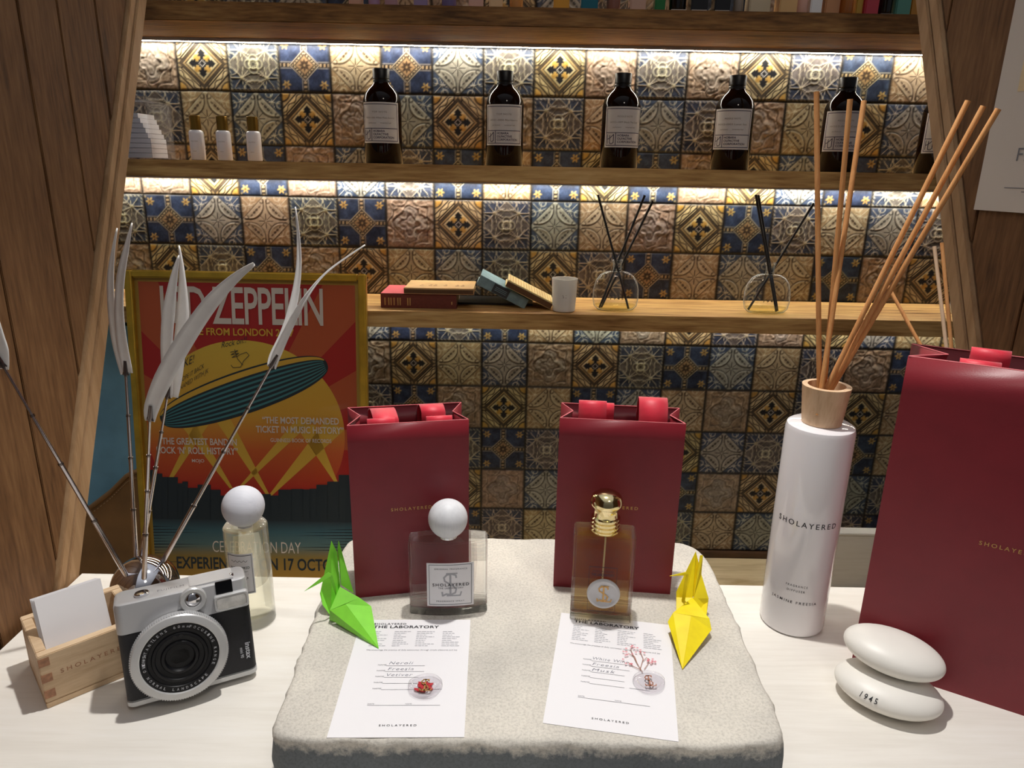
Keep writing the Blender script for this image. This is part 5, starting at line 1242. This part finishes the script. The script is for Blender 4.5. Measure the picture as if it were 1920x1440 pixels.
mb = MB(); ptext(mb, 'LIVE FROM LONDON 2007', 352, 552, 627, 614, .02, 1); mb.build('lettering', yel, sheet, recalc=False)
mb = MB(); ptext(mb, 'EXPERIENCE IT ON 17 OCTOBER', 333, 662, 1064, 1043, .022, 1); mb.build('lettering', dark, sheet, recalc=False)
mb = MB(); yq = -.0004-.00018*(lay[0]+2); fpx = lambda x, y: (lambda q: Vector((q[0], yq, q[1])))(uv(x, y))
ptext(mb, 'Rock on!!', 416, 464, 652, 641, -.005, 1, .3, slope=-.22); ptext(mb, 'KE!', 346, 366, 688, 674, -.005, 1, .3, slope=-.5); ptext(mb, 'HOPE IT BACK', 337, 384, 718, 710, -.006, 1, .3, slope=-.62); ptext(mb, 'NAMED WITH JK', 338, 392, 731, 723, -.006, 1, .3, slope=-.62)
mb.stroke([(433, 660), (447, 657), (434, 665), (449, 662), (436, 670), (446, 668), (452, 664), (463, 660), (468, 666), (458, 676), (452, 688), (438, 689), (434, 684)], 1.0, fpx); mb.stroke([(441, 655), (446, 672), (456, 684)], 1.0, fpx)
mb.build('handwriting', dark, sheet, recalc=False)
MB().add([(fw_, -.0075, fw_), (WP-fw_, -.0075, fw_), (WP-fw_, -.0075, HP-fw_), (fw_, -.0075, HP-fw_)], [(0, 1, 2, 3)]).build('glazing', thin_glass('poster_glazing', (252, 252, 252), 1, 1.25, .0), t)

# worn blue panel and tan leather bag behind the left trim
tp = Y(187, 605, 1.44); t_ = MB().box((-.33, 0, 0), (.16, .012, tp[2]+.405)).build('blue_board', 'blue', None, bevel=.012, seg=4)
t_.location = (tp[0], 1.44, -.405); tag(t_, 'worn light blue board standing behind the left trim board', 'board')
yl = 1.285
edge = [(120, 985), (150, 962), (175, 948), (205, 925), (225, 905), (238, 892), (250, 885), (262, 884), (275, 892), (285, 920)]
pts = [Y(x, y, yl) for x, y in edge]; bx = pts[0][0]
t = thing('leather_bag', 'tan leather bag with a stitched slanting rim, left of the poster', 'bag', (pts[0][0], yl, -.405))
o0 = Vector((pts[0][0], yl, -.405)); P_ = [Vector(p)-o0 for p in pts]
prof_ = [(q.x, q.z) for q in P_]; lo = [(prof_[-1][0], 0), (prof_[0][0]-.06, 0), (prof_[0][0]-.06, prof_[0][1]-.06)]
MB().loops([[(x, 0, z) for x, z in prof_+lo], [(x, .11, z) for x, z in prof_+lo]]).build('body', 'leather', t, bevel=.004)
MB().tube([(x, -.001, z) for x, z in prof_], .0045, 10).build('piping', 'leather', t, smooth=60)
mb = MB()
for (a, b_) in zip(prof_[:-2], prof_[1:-1]):
    for k_ in range(5):
        u = (k_+.2)/5; v_ = (k_+.6)/5; pa = Vector((a[0]+(b_[0]-a[0])*u, -.0035, a[1]+(b_[1]-a[1])*u-.012)); pb = Vector((a[0]+(b_[0]-a[0])*v_, -.0035, a[1]+(b_[1]-a[1])*v_-.012)); mb.tube([pa, pb], .0008, 6)
mb.build('stitching', 'thread', t)

# ------------------------------------------------------------------ notice on the right wall
n_ = Vector(NR).normalized(); hd = Vector((.26, -.966, 0)).normalized()
bl_ = Vector(on_r(1829, 393))-n_*.003
ang = math.atan2(hd.y, hd.x)
t = thing('wall_notice', 'pale printed notice sheet hanging on the right plank wall', 'notice', bl_, ang)
MB().box((0, 0, 0), (.21, .0006, .297)).build('sheet', 'label', t)
MB().box((.028, -.0004, .140), (.182, 0, .27)).build('picture', 'counter', t)
MB().tube([(.045, -.0008, .172), (.06, -.0008, .185), (.09, -.0008, .19)], .002, 8).build('picture_stroke', 'bk_dark', t)
mb = MB(); mb.text('FRAGRANCE', quad_map((.046, -.0005, .060), (.12, 0, 0), (0, 0, .0155)), -.004, 1.05)
for i, (a, b_) in enumerate(((.038, .172), (.062, .148), (.076, .134), (.080, .13), (.084, .126))): mb.stroke([(a, .0286-i*.0042), (b_, .0286-i*.0042)], .0010, lambda x, z: Vector((x, -.0005, z)))
mb.build('lettering', 'ink_grey', t, recalc=False)

for o in list(SC.objects):
    if o.type == 'MESH' and len(o.data.vertices) == 0: bpy.data.objects.remove(o)
